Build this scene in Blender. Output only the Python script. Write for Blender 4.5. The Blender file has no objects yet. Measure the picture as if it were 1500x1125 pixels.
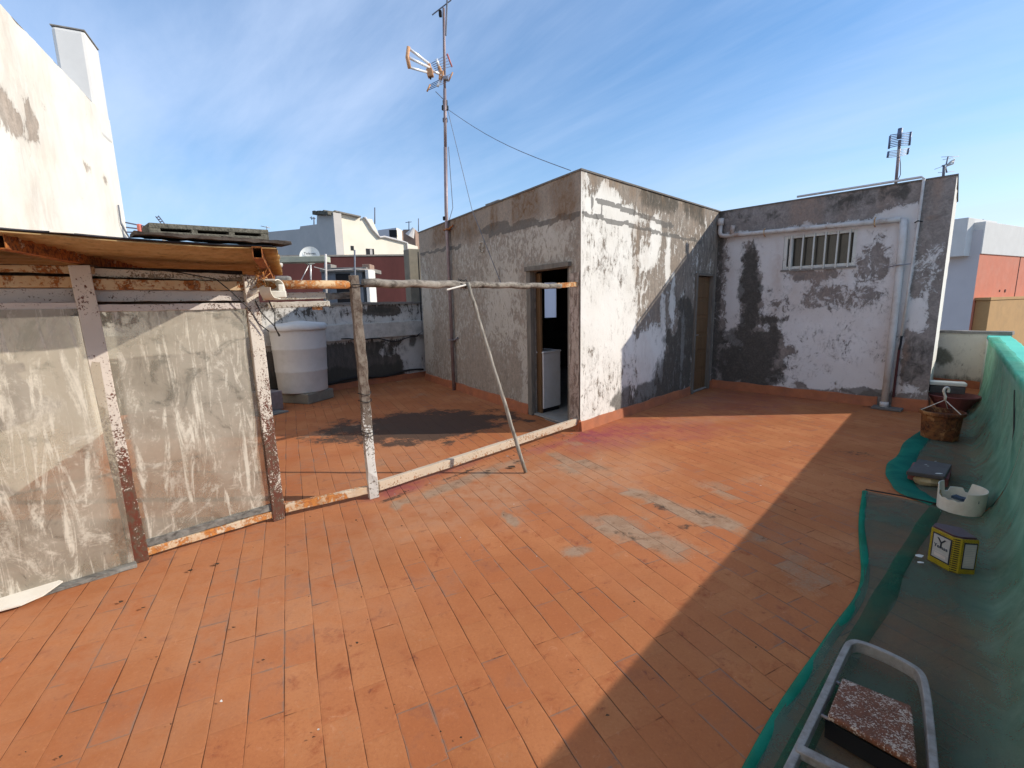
import bpy, bmesh, math, random
import numpy as np
from mathutils import Vector, Matrix, noise as mn
random.seed(7)
R_ = math.radians
SC = bpy.context.scene
COL = SC.collection

# ------------------------------------------------------------------ camera
F, PIT, ROL = 683.5, .1709, -.022
cp, sp, cr, sr = math.cos(PIT), math.sin(PIT), math.cos(ROL), math.sin(ROL)
FW = Vector((0, cp, -sp)); U0 = Vector((0, sp, cp)); R0 = Vector((1, 0, 0))
RT = R0*cr + U0*sr; UP = U0*cr - R0*sr
CAM = Vector((0, 0, 1.6))
cd = bpy.data.cameras.new('camera'); cam = bpy.data.objects.new('camera', cd); COL.objects.link(cam)
cd.sensor_width = 36; cd.lens = F/1500*36; cd.clip_end = 3000; cd.clip_start = .02
cam.matrix_world = Matrix.Translation(CAM) @ Matrix((RT, UP, -FW)).transposed().to_4x4()
SC.camera = cam

def ray(px, py): return FW*F + RT*(px-750) - UP*(py-562.5)
def at(px, py, y):                      # the real point seen at a pixel, y metres ahead
    d = ray(px, py); return CAM + d*(y/d.y)
def flp(px, py, z=0.):                    # the point seen at a pixel on the level z
    d = ray(px, py); return CAM + d*((z-1.6)/d.z)
def az(a): return Vector((math.sin(R_(a)), math.cos(R_(a)), 0))
def V(*a): return Vector(a)

# ------------------------------------------------------------------ numpy noise
def _h(ix, iy, s):
    n = (ix*374761393 + iy*668265263 + s*2147483647) & 0xffffffff
    n = ((n ^ (n >> 13))*1274126177) & 0xffffffff
    return ((n ^ (n >> 16)) & 0xffff)/65535.0
def vn(x, y, s=0):
    ix = np.floor(x).astype(np.int64); iy = np.floor(y).astype(np.int64)
    fx = x-ix; fy = y-iy; fx = fx*fx*(3-2*fx); fy = fy*fy*(3-2*fy)
    return (_h(ix, iy, s)*(1-fx)+_h(ix+1, iy, s)*fx)*(1-fy) + (_h(ix, iy+1, s)*(1-fx)+_h(ix+1, iy+1, s)*fx)*fy
def fbm(x, y, s=0, o=4):
    a = 0*x; w = .5; t = 0
    for k in range(o):
        a = a + w*vn(x*2**k, y*2**k, s+k*17); t += w; w *= .55
    return a/t
def ss(a, b, x):
    t = np.clip((x-a)/(b-a), 0, 1); return t*t*(3-2*t)
def blob(S, Z, cs, cz, rs, rz, soft=.35, seed=1, wob=1.0):
    soft = max(soft, .55)
    d = np.sqrt(((S-cs)/rs)**2 + ((Z-cz)/rz)**2) + wob*(fbm(S*4, Z*4, seed)-.5)*1.6
    return 1-ss(1-soft, 1+soft, d)
def line(S, Z, s0, z0, s1, z1, w, seed=3):
    z = z0+(z1-z0)*(S-s0)/(s1-s0) + .08*(fbm(S*5, S*0+seed, seed)-.5)
    d = np.abs(Z-z)/(w*(.35+1.3*fbm(S*7, Z*3, seed+5)))
    return (1-ss(.7, 1.2, d))*(S > min(s0, s1))*(S < max(s0, s1))

# ------------------------------------------------------------------ node materials
class NT:
    def __init__(s, name):
        s.m = bpy.data.materials.new(name); s.m.use_nodes = True; s.t = s.m.node_tree; s.t.nodes.clear()
        s.out = s.t.nodes.new('ShaderNodeOutputMaterial')
    def n(s, typ, props=None, **inp):
        nd = s.t.nodes.new('ShaderNode'+typ)
        for k, v in (props or {}).items(): setattr(nd, k, v)
        for k, v in inp.items():
            key = int(k[1:]) if k[0] == 'i' and k[1:].isdigit() else k.replace('_', ' ')
            s.set(nd.inputs[key], v)
        return nd
    def set(s, sock, v):
        if isinstance(v, bpy.types.NodeSocket): s.t.links.new(v, sock)
        elif isinstance(v, bpy.types.Node): s.t.links.new(v.outputs[0], sock)
        else:
            if isinstance(v, (tuple, list)) and len(v) == 3 and sock.type == 'RGBA': v = (*v, 1)
            sock.default_value = v
    def math(s, op, a, b=0.0, c=0.0, clamp=False):
        return s.n('Math', {'operation': op, 'use_clamp': clamp}, i0=a, i1=b, i2=c).outputs[0]
    def mix(s, f, a, b, mode='MIX'):
        nd = s.t.nodes.new('ShaderNodeMix'); nd.data_type = 'RGBA'; nd.blend_type = mode
        s.set(nd.inputs[0], f); s.set(nd.inputs[6], a); s.set(nd.inputs[7], b); return nd.outputs[2]
    def rng(s, v, a, b, c=0.0, d=1.0, smooth=True):
        return s.n('MapRange', {'interpolation_type': 'SMOOTHSTEP' if smooth else 'LINEAR'}, i0=v, i1=a, i2=b, i3=c, i4=d).outputs[0]
    def noise(s, scale=5., detail=6., rough=.6, stretch=(1, 1, 1), dist=0., rot=(0, 0, 0), co='Object', off=(0, 0, 0)):
        tc = s.n('TexCoord'); mp = s.n('Mapping', Vector=tc.outputs[co], Scale=stretch, Rotation=rot, Location=off)
        return s.n('TexNoise', Vector=mp, Scale=scale, Detail=detail, Roughness=rough, Distortion=dist).outputs[0]
    def bsdf(s, col, rough=.85, metal=0., bump=None, bs=.3, bd=.01, spec=.3, **kw):
        b = s.n('BsdfPrincipled', Base_Color=col, Roughness=rough, Metallic=metal, **kw)
        b.inputs['Specular IOR Level'].default_value = spec
        if bump is not None:
            s.set(b.inputs['Normal'], s.n('Bump', Strength=bs, Distance=bd, Height=bump))
        return b
    def end(s, sh):
        s.t.links.new(sh.outputs[0], s.out.inputs[0]); return s.m

def simple(name, col, rough=.8, metal=0., var=.15, scale=8., bump=.15, stretch=(1, 1, 1), dirt=None, dirt_amt=.5, dscale=3., bd=.006, spec=.3):
    m = NT(name)
    n1 = m.noise(scale, 7, .65, stretch); n2 = m.noise(dscale, 6, .7, off=(3, 1, 2))
    f = m.rng(n1, .25, .75, 1-var, 1+var, False)
    c = m.mix(1., col, m.n('CombineColor', i0=f, i1=f, i2=f).outputs[0], 'MULTIPLY')
    if dirt: c = m.mix(m.math('MULTIPLY', m.rng(n2, .42, .7), dirt_amt), c, dirt)
    return m.end(m.bsdf(c, rough, metal, n1, bump, bd, spec))

def plaster(name, paint, bare, dark=(.06, .055, .045), rust=(.16, .075, .03), cement=(.16, .15, .135), sc=5., streak=(1, 1, .28), dirty=(.5, .45, .36), dirty_amt=.35, swirl=1.2):
    """paint flaking off plaster; the 'wear' attribute says where (R bare, G damp, B rust wash, A cement repair)"""
    m = NT(name)
    at_ = m.n('Attribute', {'attribute_name': 'wear'}); sep = m.n('SeparateColor', i0=at_.outputs['Color'])
    r, g, b, a = sep.outputs[0], sep.outputs[1], sep.outputs[2], at_.outputs['Alpha']
    n1 = m.noise(sc, 12, .76, (1, 1, .7), swirl); n2 = m.noise(sc*2.2, 9, .72, streak, .8, off=(5, 3, 1)); n3 = m.noise(1.3, 5, .6, off=(2, 7, 3))
    fine = m.noise(38, 6, .7)
    comb = m.math('ADD', m.math('MULTIPLY', n1, .55), m.math('MULTIPLY', n2, .45))
    comb = m.rng(comb, .30, .70, 0, 1, False)
    comb = m.math('ADD', comb, m.math('MULTIPLY', m.math('SUBTRACT', fine, .5), .42))
    mask = m.rng(m.math('SUBTRACT', r, comb), -.025, .03)
    soft = m.rng(m.math('SUBTRACT', r, comb), -.25, .05)
    pv = m.mix(m.math('MULTIPLY', m.rng(n3, .4, .7), dirty_amt), paint, dirty)
    pv = m.mix(m.math('MULTIPLY', soft, .45), pv, bare)
    bv = m.mix(m.rng(n2, .3, .7), bare, tuple(min(1, x*1.75) for x in bare))
    bv = m.mix(m.rng(fine, .35, .75, 0, .45), bv, tuple(x*.55 for x in bare))
    c = m.mix(mask, pv, bv)
    cm = m.rng(m.math('SUBTRACT', a, m.math('ADD', m.math('MULTIPLY', n1, .9), m.math('MULTIPLY', m.math('SUBTRACT', fine, .5), .6))), -.05, .10, 0, .8)
    c = m.mix(cm, c, m.mix(fine, cement, tuple(x*.6 for x in cement)))
    rb = m.math('MULTIPLY', b, m.rng(n2, .25, .7), clamp=True)
    c = m.mix(rb, c, rust)
    gm = m.math('MULTIPLY', m.rng(m.math('SUBTRACT', g, m.math('MULTIPLY', comb, .55)), -.12, .25), m.rng(fine, .2, .7, .8, 1.))
    c = m.mix(m.math('MULTIPLY', gm, .85), c, dark)
    h = m.math('ADD', m.math('MULTIPLY', mask, -.6), m.math('ADD', m.math('MULTIPLY', n1, .7), m.math('MULTIPLY', fine, .35)))
    h = m.math('ADD', h, m.math('MULTIPLY', cm, .5))
    return m.end(m.bsdf(c, .92, 0, h, .55, .012, .15))

def flaky(name, paint, under, thr0, thr1, sc=9., stretch=(1, 1, .35), wood=(.1, .075, .05), metal=0., spots=False):
    """paint over an undercoat, thr0..thr1 = share of undercoat from foot to head"""
    m = NT(name)
    tc = m.n('TexCoord'); z = m.n('SeparateXYZ', i0=tc.outputs['Generated']).outputs[2]
    thr = m.rng(z, .05, .75, thr0, thr1)
    n1 = m.noise(sc, 9, .75, stretch, .4); n2 = m.noise(sc*4, 6, .75, (1, 1, .6), off=(3, 3, 3)); n3 = m.noise(2.2, 4, .6, off=(1, 8, 2))
    comb = m.rng(m.math('ADD', m.math('MULTIPLY', n1, .5), m.math('ADD', m.math('MULTIPLY', n2, .3), m.math('MULTIPLY', n3, .3))), .30, .80, 0, 1, False)
    comb = m.math('ADD', comb, m.math('MULTIPLY', m.math('SUBTRACT', m.noise(sc*9, 4, .7, off=(7, 1, 4)), .5), 1.3))
    mask = m.rng(m.math('SUBTRACT', thr, comb), -.03, .03)
    uc = m.mix(m.rng(n2, .4, .65), under, wood)
    pc = m.mix(m.math('MULTIPLY', m.rng(n3, .4, .7), .5), paint, tuple(x*.7 for x in paint))
    c = m.mix(mask, pc, uc)
    return m.end(m.bsdf(c, .8, metal, m.math('SUBTRACT', n1, m.math('MULTIPLY', mask, .5)), .5, .006, .25))

def rusty(name, paint, thr, rust1=(.30, .10, .025), rust2=(.09, .03, .015), sc=7.):
    m = NT(name)
    n1 = m.noise(sc, 9, .75, dist=.5); n2 = m.noise(sc*5, 5, .7); n3 = m.noise(sc*.6, 5, .6, off=(4, 4, 1))
    comb = m.rng(m.math('ADD', m.math('MULTIPLY', n1, .65), m.math('MULTIPLY', n2, .35)), .3, .7, 0, 1, False)
    mask = m.rng(m.math('SUBTRACT', thr, comb), -.08, .06)
    rc = m.mix(m.rng(n2, .4, .62), rust1, rust2); rc = m.mix(m.rng(n3, .45, .7, 0, .5), rc, (.42, .19, .06))
    c = m.mix(mask, m.mix(m.rng(n3, .35, .7, 0, .6), paint, (.48, .26, .10)), rc)
    return m.end(m.bsdf(c, .82, 0, m.math('SUBTRACT', n1, mask), .45, .005, .25))

def oldwood(name, col=(.19, .165, .14), dark=(.045, .035, .028), axis=2, sc=14.):
    m = NT(name); st = [1.6, 1.6, 1.6]; st[axis] = .09
    n1 = m.noise(sc, 8, .7, tuple(st), .6); n2 = m.noise(3, 5, .6)
    c = m.mix(m.rng(n1, .3, .62), dark, col); c = m.mix(m.rng(n2, .45, .7, 0, .5), c, tuple(x*1.7 for x in col))
    return m.end(m.bsdf(c, .9, 0, n1, .7, .008, .15))

M = {}
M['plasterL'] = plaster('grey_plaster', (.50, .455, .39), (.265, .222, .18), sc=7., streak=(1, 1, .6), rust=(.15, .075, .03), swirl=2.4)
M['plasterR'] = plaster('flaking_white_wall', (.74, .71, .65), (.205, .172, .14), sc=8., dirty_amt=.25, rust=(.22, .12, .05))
M['plasterW'] = plaster('flaking_white_annex', (.68, .65, .63), (.20, .172, .155), sc=6.5, streak=(.6, .6, .5), swirl=2.2, dirty=(.52, .43, .38), rust=(.30, .14, .06), dark=(.05, .047, .04))
M['plasterB'] = plaster('damp_boundary_wall', (.60, .58, .55), (.085, .075, .065), sc=5., dirty_amt=.4, rust=(.12, .08, .05))
M['plasterP'] = plaster('mouldy_pale_wall', (.66, .63, .54), (.14, .115, .085), sc=5., dark=(.07, .075, .05))
M['plasterT'] = plaster('tall_white_wall', (.74, .70, .62), (.33, .28, .23), sc=4., dirty=(.70, .60, .46), dirty_amt=.35)
M['plasterN'] = plaster('parapet_render', (.66, .72, .62), (.42, .45, .36), sc=4.)
M['skirting'] = simple('orange_skirting', (.40, .135, .06), .75, 0, .22, 6, .3, dirt=(.22, .10, .07), dirt_amt=.5)
M['conc'] = simple('grey_concrete', (.24, .22, .195), .95, 0, .3, 14, .6, dirt=(.12, .11, .1))
M['roofc'] = simple('roof_concrete', (.15, .135, .12), .95, 0, .3, 9, .5)
M['block'] = simple('coarse_block', (.13, .12, .095), 1., 0, .6, 60, 1., bd=.012)
M['cream'] = simple('cream_wall', (.82, .74, .60), .9, 0, .06, 2, .1, dirt=(.66, .58, .46), dirt_amt=.35, dscale=.4)
M['cream_shade'] = simple('shaded_cream_wall', (.50, .46, .42), .9, 0, .08, 2, .1, dirt=(.38, .36, .34), dirt_amt=.4, dscale=.5)  # darker cream: shade of the unlit face put into the colour
M['maroon'] = simple('maroon_wall', (.095, .03, .027), .9, 0, .18, 3, .15, stretch=(1, 1, .3), dirt=(.07, .024, .022), dscale=1.)
M['brick'] = simple('brown_brick', (.30, .20, .15), .95, 0, .3, 3, .2)
M['hutblue'] = simple('grey_blue_hut', (.17, .19, .22), .9, 0, .3, 3, .2, dirt=(.08, .09, .1))
M['white'] = simple('white_render', (.66, .64, .60), .85, 0, .06, 3, .1, dirt=(.6, .57, .52), dirt_amt=.3)
M['lilac'] = simple('lilac_white_wall', (.60, .56, .55), .9, 0, .05, 2, .1, dirt=(.5, .47, .47), dirt_amt=.35, dscale=.6)
M['orange'] = simple('terracotta_wall', (.60, .20, .12), .9, 0, .08, 4, .1, dirt=(.6, .3, .22), dirt_amt=.25)
M['tan'] = simple('tan_wall', (.50, .29, .12), .9, 0, .08, 2, .1, dirt=(.36, .22, .10), dirt_amt=.4)
M['black'] = simple('black_void', (.012, .012, .014), .7)
M['renderpale'] = simple('weathered_pale_render', (.50, .475, .43), .92, 0, .2, 7, .4, dirt=(.25, .23, .2), dirt_amt=.6, dscale=5)
M['darkwall'] = simple('dark_stained_wall', (.045, .048, .055), .8, 0, .3, 4, .2, dirt=(.08, .075, .07))
M['olive'] = simple('olive_pillar', (.20, .18, .14), .95, 0, .2, 5, .3, dirt=(.3, .26, .2))
M['tank'] = simple('tank_white', (.54, .515, .48), .55, 0, .05, 3, .03, dirt=(.40, .375, .33), dirt_amt=.5, dscale=3)
M['pvc'] = simple('grey_pvc', (.58, .55, .52), .6, 0, .1, 6, .05, dirt=(.38, .30, .25), dirt_amt=.6, dscale=4)
M['pvcr'] = simple('rust_streaked_pipe', (.58, .54, .50), .7, 0, .15, 6, .1, dirt=(.30, .15, .08), dirt_amt=.75, dscale=5)
M['steel'] = simple('dull_steel', (.30, .28, .29), .45, .6, .2, 12, .1, dirt=(.2, .13, .1))
M['mast'] = simple('weathered_mast', (.30, .24, .24), .5, .35, .2, 14, .1, dirt=(.2, .1, .07))
M['alu'] = simple('bright_aluminium', (.82, .82, .82), .35, .3, .05, 10, .02)
M['antdark'] = simple('antenna_rods', (.13, .15, .22), .5, .3, .1, 10, .02)
M['antorange'] = simple('faded_orange_plastic', (.60, .32, .16), .6, 0, .25, 30, .1, dirt=(.3, .16, .08))
M['antred'] = simple('red_plastic', (.55, .16, .12), .6)
M['wire'] = simple('black_cable', (.02, .018, .017), .7)
M['wiregrey'] = simple('grey_wire', (.16, .17, .2), .6)
M['doorbrown'] = simple('brown_door_wood', (.15, .085, .04), .6, 0, .3, 10, .2, stretch=(2, 2, .2))
M['frameold'] = simple('old_frame_wood', (.16, .14, .115), .9, 0, .35, 18, .4, stretch=(1, 1, .2))
M['trim'] = plaster('pinkish_door_surround', (.50, .40, .34), (.20, .15, .12), sc=9., streak=(1, 1, .2))
M['white_metal'] = flaky('chipped_white_metal', (.66, .64, .58), (.16, .07, .035), .32, .25, 14)
M['glassdark'] = simple('dark_pane', (.035, .032, .026), .18, 0, .3, 4, .02, dirt=(.07, .06, .045), spec=.5)
M['appliance'] = simple('white_enamel', (.62, .62, .62), .35, 0, .04, 3, .02, dirt=(.5, .47, .42), dirt_amt=.4)
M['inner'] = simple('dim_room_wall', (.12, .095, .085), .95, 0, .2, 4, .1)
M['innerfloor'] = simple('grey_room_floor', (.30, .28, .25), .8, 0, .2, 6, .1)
M['post1'] = flaky('white_over_red_brown', (.58, .51, .44), (.12, .035, .02), .74, .32, 9, (1, 1, .5))
M['post2'] = flaky('flecked_white_post', (.60, .54, .46), (.12, .04, .025), .62, .36, 12, (1, 1, .5))
M['post3'] = flaky('bleached_bare_post', (.62, .60, .55), (.20, .165, .13), .30, 1.05, 7, (1, 1, .18), (.08, .05, .035))
M['railrust'] = rusty('rust_pitted_cream_rail', (.50, .38, .24), .42, sc=10)
M['railorange'] = rusty('orange_rust_pipe', (.60, .44, .27), .50, (.46, .18, .05), (.22, .07, .02), 6)
M['railbottom'] = rusty('orange_painted_rail', (.62, .50, .36), .45, (.52, .20, .05), (.32, .10, .03), 8)
M['beamrust'] = rusty('deep_rust_beam', (.58, .44, .30), .72, (.40, .13, .03), (.10, .03, .015), 9)
M['railwhite'] = flaky('dirty_white_rail', (.52, .46, .42), (.12, .08, .06), .3, .3, 12, (.3, .3, 1.2))
M['railpale'] = flaky('pale_bottom_rail', (.56, .45, .33), (.36, .14, .05), .38, .30, 7, (.35, .35, 1.))
M['pole'] = oldwood('bleached_pole', (.27, .235, .195), (.05, .038, .03), 0, 16)
M['prop'] = oldwood('prop_wood', (.32, .29, .24), (.10, .08, .06), 2, 16)
M['plank'] = flaky('whitewashed_plank', (.55, .50, .42), (.24, .18, .12), .5, .4, 9, (.25, .25, 1.))
M['greystrip'] = oldwood('grey_strip', (.20, .19, .17), (.06, .055, .05), 0, 18)
M['tarp'] = simple('black_roofing_felt', (.028, .026, .030), .6, 0, .4, 12, .4, dirt=(.10, .09, .085), dirt_amt=.5)
M['boarddark'] = oldwood('blackened_board', (.07, .055, .045), (.015, .012, .01), 0, 14)
M['scrap'] = simple('white_board', (.72, .68, .60), .7, 0, .08, 5, .1, dirt=(.55, .48, .38), dirt_amt=.4)
M['plasticw'] = simple('yellowed_white_plastic', (.70, .67, .58), .45, 0, .08, 6, .05, dirt=(.45, .36, .26), dirt_amt=.5)
M['label'] = simple('pale_label', (.38, .38, .37), .6)
M['ink'] = simple('dark_ink', (.02, .025, .035), .7)
M['inkblue'] = simple('dark_text', (.03, .05, .08), .7)
M['potbrown'] = rusty('rusted_brown_pot', (.22, .10, .04), .60, (.15, .05, .018), (.035, .014, .010), 5)
M['potred'] = simple('dull_red_pot', (.17, .055, .05), .7, 0, .3, 8, .2)
M['slab'] = simple('slate_tile', (.07, .062, .058), .7, 0, .3, 16, .3, dirt=(.16, .15, .15), dirt_amt=.4)
M['beige'] = simple('beige_lump', (.36, .29, .17), .9, 0, .3, 12, .4)
M['ladder'] = simple('grey_painted_steel', (.29, .265, .245), .75, 0, .3, 30, .4, dirt=(.13, .10, .08), dirt_amt=.7, dscale=14)
M['step'] = flaky('peeling_step', (.56, .44, .35), (.20, .075, .04), .56, .56, 16, (1., 1, 1.), (.12, .05, .03))
M['leaf'] = simple('dry_leaf', (.06, .035, .02), .9)
M['lead'] = simple('white_fleck', (.55, .54, .50), .7)
M['paper'] = simple('grey_paper', (.40, .38, .36), .8)
M['dish'] = simple('dish_white', (.80, .80, .78), .4, 0, .04, 4, .02, dirt=(.66, .64, .52), dirt_amt=.4, dscale=3)
M['ledge'] = simple('pale_green_ledge', (.42, .43, .34), .9, 0, .12, 6, .1)

def make_floor_mat():
    m = NT('painted_terrace_tiles')
    at_ = m.n('Attribute', {'attribute_name': 'wear'}); sep = m.n('SeparateColor', i0=at_.outputs['Color'])
    bare, soot, purp, pale = sep.outputs[0], sep.outputs[1], sep.outputs[2], at_.outputs['Alpha']
    tc = m.n('TexCoord')
    mp = m.n('Mapping', Vector=tc.outputs['Object'], Rotation=(0, 0, R_(-25.3)))        # x across the rows, y along them
    wob = m.n('TexNoise', Vector=tc.outputs['Object'], Scale=1.4, Detail=4.)
    wv = m.n('VectorMath', {'operation': 'SCALE'}, i0=m.n('VectorMath', {'operation': 'SUBTRACT'}, i0=wob.outputs[1], i1=(.5, .5, .5)), Scale=.022)
    p = m.n('VectorMath', {'operation': 'ADD'}, i0=mp, i1=wv)
    xyz = m.n('SeparateXYZ', i0=p)
    u = m.math('DIVIDE', m.math('ADD', xyz.outputs[0], .024), .1335)
    row = m.math('FLOOR', u); fu = m.math('SUBTRACT', u, row)
    rnd = m.n('TexWhiteNoise', {'noise_dimensions': '1D'}, W=row).outputs[0]
    v = m.math('ADD', m.math('DIVIDE', xyz.outputs[1], .272), rnd)
    vr = m.math('FLOOR', v); fv = m.math('SUBTRACT', v, vr)
    tid = m.n('CombineXYZ', i0=row, i1=vr, i2=0.)
    tr = m.n('TexWhiteNoise', {'noise_dimensions': '2D'}, Vector=tid).outputs[0]
    eu = m.math('MINIMUM', fu, m.math('SUBTRACT', 1., fu)); ev = m.math('MULTIPLY', m.math('MINIMUM', fv, m.math('SUBTRACT', 1., fv)), 2.04)
    fine = m.noise(75, 6, .75); med = m.noise(7, 9, .72, dist=.3); big = m.noise(1.1, 5, .6, off=(4, 2, 0)); pres = m.noise(2.6, 3, .5, off=(9, 1, 0)); pres2 = m.noise(3.3, 3, .5, off=(2, 6, 0))
    lw = m.rng(pres, .36, .70, .001, .017)
    lu = m.math('SUBTRACT', 1., m.rng(m.math('SUBTRACT', eu, lw), -.006, .012))
    lu = m.math('MULTIPLY', lu, m.rng(m.math('ADD', pres, m.math('MULTIPLY', m.math('SUBTRACT', med, .5), .5)), .34, .54, .35, 1.))
    lv = m.math('SUBTRACT', 1., m.rng(ev, .008, .026))
    lv = m.math('MULTIPLY', lv, m.rng(m.math('ADD', pres2, m.math('MULTIPLY', m.math('SUBTRACT', med, .5), .6)), .58, .70, .08, .9))
    ln = m.math('MAXIMUM', lu, lv)
    shal_ = m.math('SUBTRACT', 1., m.rng(m.math('MINIMUM', eu, ev), .0, .09))
    c = m.mix(m.rng(big, .35, .7), (.385, .138, .052), (.475, .185, .074))
    c = m.mix(m.rng(tr, 0., 1., 0., .45), c, (.36, .105, .04))
    c = m.mix(m.math('MULTIPLY', m.rng(med, .52, .72), m.rng(big, .40, .62, .25, .95)), c, (.27, .062, .024))
    scuff = m.noise(16, 8, .75, dist=.8, off=(3, 9, 0)); c = m.mix(m.math('MULTIPLY', m.rng(scuff, .56, .68), m.rng(med, .42, .6, 0, .8)), c, (.19, .06, .034)); c = m.mix(m.math('MULTIPLY', m.rng(scuff, .42, .30), m.rng(big, .4, .6, .1, .5)), c, (.56, .27, .145))
    c = m.mix(m.rng(fine, .48, .72, 0, .5), c, (.30, .10, .05)); c = m.mix(m.rng(fine, .45, .28, 0, .35), c, (.58, .25, .12))
    pm = m.math('MULTIPLY', pale, m.rng(med, .25, .65))
    c = m.mix(m.math('MULTIPLY', pm, .75), c, (.48, .28, .165))
    c = m.mix(m.math('MULTIPLY', purp, m.rng(med, .3, .6, .3, 1.)), c, (.27, .06, .07))
    bm = m.rng(m.math('SUBTRACT', bare, m.math('ADD', m.math('MULTIPLY', med, .75), m.math('ADD', m.math('MULTIPLY', m.math('SUBTRACT', tr, .5), .35), m.math('MULTIPLY', m.math('SUBTRACT', fine, .5), .7)))), -.14, .26, 0, .80)
    c = m.mix(bm, c, m.mix(m.rng(med, .35, .65), m.mix(m.rng(scuff, .5, .64), (.27, .18, .115), (.12, .07, .045)), (.36, .26, .175)))
    # worn grey tile corners that come and go
    tw = m.math('MULTIPLY', m.rng(tr, .72, .85), m.math('MULTIPLY', m.rng(m.math('ADD', med, m.math('MULTIPLY', shal_, .10)), .50, .62), m.math('ADD', m.math('MULTIPLY', shal_, .75), .12)))
    c = m.mix(m.math('MULTIPLY', tw, .85), c, (.20, .155, .12))
    sm = m.rng(m.math('SUBTRACT', soot, m.math('ADD', m.math('MULTIPLY', med, .95), m.math('MULTIPLY', m.math('SUBTRACT', scuff, .5), 1.1))), -.10, .22)
    c = m.mix(m.math('MULTIPLY', sm, .9), c, m.mix(fine, (.035, .026, .02), (.085, .062, .048)))
    c = m.mix(m.math('MULTIPLY', ln, .85), c, (.085, .035, .02))
    h = m.math('SUBTRACT', m.math('ADD', m.math('MULTIPLY', fine, .16), m.math('ADD', m.math('MULTIPLY', med, .35), m.math('MULTIPLY', tr, .12))), m.math('ADD', m.math('MULTIPLY', ln, .8), m.math('MULTIPLY', shal_, .12)))
    return m.end(m.bsdf(c, .88, 0, h, .6, .007, .10))
M['floor'] = make_floor_mat()

def make_glass():
    m = NT('dirty_glass')
    tc = m.n('TexCoord')
    st = m.noise(9, 8, .7, (1.6, 1.6, .22), .9); st2 = m.noise(3.4, 9, .75, (1, 1, .8), 2.2, off=(3, 1, 7)); big = m.noise(1.6, 5, .6, off=(1, 5, 2)); fine = m.noise(70, 4, .6)
    drips = m.rng(m.math('ADD', st, m.math('MULTIPLY', m.math('SUBTRACT', fine, .5), .12)), .50, .64); smear = m.rng(m.math('ADD', st2, m.math('MULTIPLY', m.math('SUBTRACT', fine, .5), .15)), .52, .66)
    gx = m.n('SeparateXYZ', i0=tc.outputs['Generated']).outputs[0]; edge = m.rng(m.math('ADD', m.math('MINIMUM', gx, m.math('SUBTRACT', 1., gx)), m.math('MULTIPLY', m.math('SUBTRACT', big, .5), .06)), .045, .085, .45, 1.)
    col = m.mix(m.rng(big, .35, .65), (.31, .27, .215), (.43, .385, .315))
    col = m.mix(m.math('MULTIPLY', drips, .8), col, (.70, .65, .55))
    col = m.mix(m.math('MULTIPLY', smear, .6), col, (.64, .59, .50))
    dk = m.math('MULTIPLY', m.rng(st2, .46, .34), .6)
    col = m.mix(dk, col, (.13, .12, .095))
    op = m.math('ADD', m.rng(big, .3, .7, .44, .70), m.math('MULTIPLY', m.math('MAXIMUM', drips, smear), .25), clamp=True)
    op = m.math('MULTIPLY', m.math('SUBTRACT', op, m.math('MULTIPLY', fine, .06), clamp=True), edge)
    d = m.n('BsdfPrincipled', Base_Color=col, Roughness=.35); d.inputs['Specular IOR Level'].default_value = .3
    t = m.n('BsdfTransparent', Color=(.92, .90, .84, 1))
    mx = m.n('MixShader', i0=op, i1=t, i2=d)
    return m.end(mx)
M['glass'] = make_glass()

def make_net(name, op0, op1, col, col2, dusty=False):
    m = NT(name)
    n1 = m.noise(3.2, 6, .6, (1, 1, 1), 1.0); n2 = m.noise(160, 2, .5); n3 = m.noise(1.2, 4, .6, off=(2, 2, 2))
    c = m.mix(m.rng(n1, .35, .65), col, col2)
    if dusty: c = m.mix(m.n('Attribute', {'attribute_name': 'wear'}).outputs['Color'], c, m.mix(m.rng(n3, .35, .65), (.15, .175, .135), (.11, .18, .135)))
    op = m.math('ADD', m.rng(m.math('ADD', m.math('MULTIPLY', n1, .5), m.math('MULTIPLY', n3, .5)), .35, .65, op0, op1), m.math('MULTIPLY', m.math('SUBTRACT', n2, .5), .25), clamp=True)
    d = m.n('BsdfDiffuse', Color=c); tl = m.n('BsdfTranslucent', Color=c); dd = m.n('MixShader', i0=.3, i1=d, i2=tl)
    t = m.n('BsdfTransparent')
    return m.end(m.n('MixShader', i0=op, i1=t, i2=dd))
M['net'] = make_net('shade_net', .50, .80, (.15, .42, .30), (.24, .50, .37), True)
M['netface'] = make_net('shade_net_hanging', .50, .85, (.03, .20, .125), (.08, .26, .16))
M['hem'] = make_net('shade_net_hem', .82, .98, (.012, .20, .12), (.02, .26, .17))
M['netfar'] = make_net('shade_net_bright', .80, .98, (.02, .19, .15), (.03, .24, .17))
def make_turq():
    m = NT('turquoise_coping'); n1 = m.noise(5, 6, .6)
    return m.end(m.bsdf(m.mix(n1, (.07, .52, .40), (.12, .62, .48)), .8, 0, n1, .2))
M['turq'] = make_turq()
def make_roofsheet():
    m = NT('ochre_roof_sheet')
    n1 = m.noise(5, 7, .7, (1, 1, 1), .6); n2 = m.noise(20, 5, .6)
    c = m.mix(m.rng(n1, .3, .7), (.56, .36, .15), (.72, .52, .27)); c = m.mix(m.rng(n2, .5, .75, 0, .5), c, (.2, .1, .04))
    d = m.bsdf(c, .85, 0, n2, .3, .004); tl = m.n('BsdfTranslucent', Color=c)
    return m.end(m.n('MixShader', i0=.42, i1=d, i2=tl))
M['sheet'] = make_roofsheet()
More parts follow.
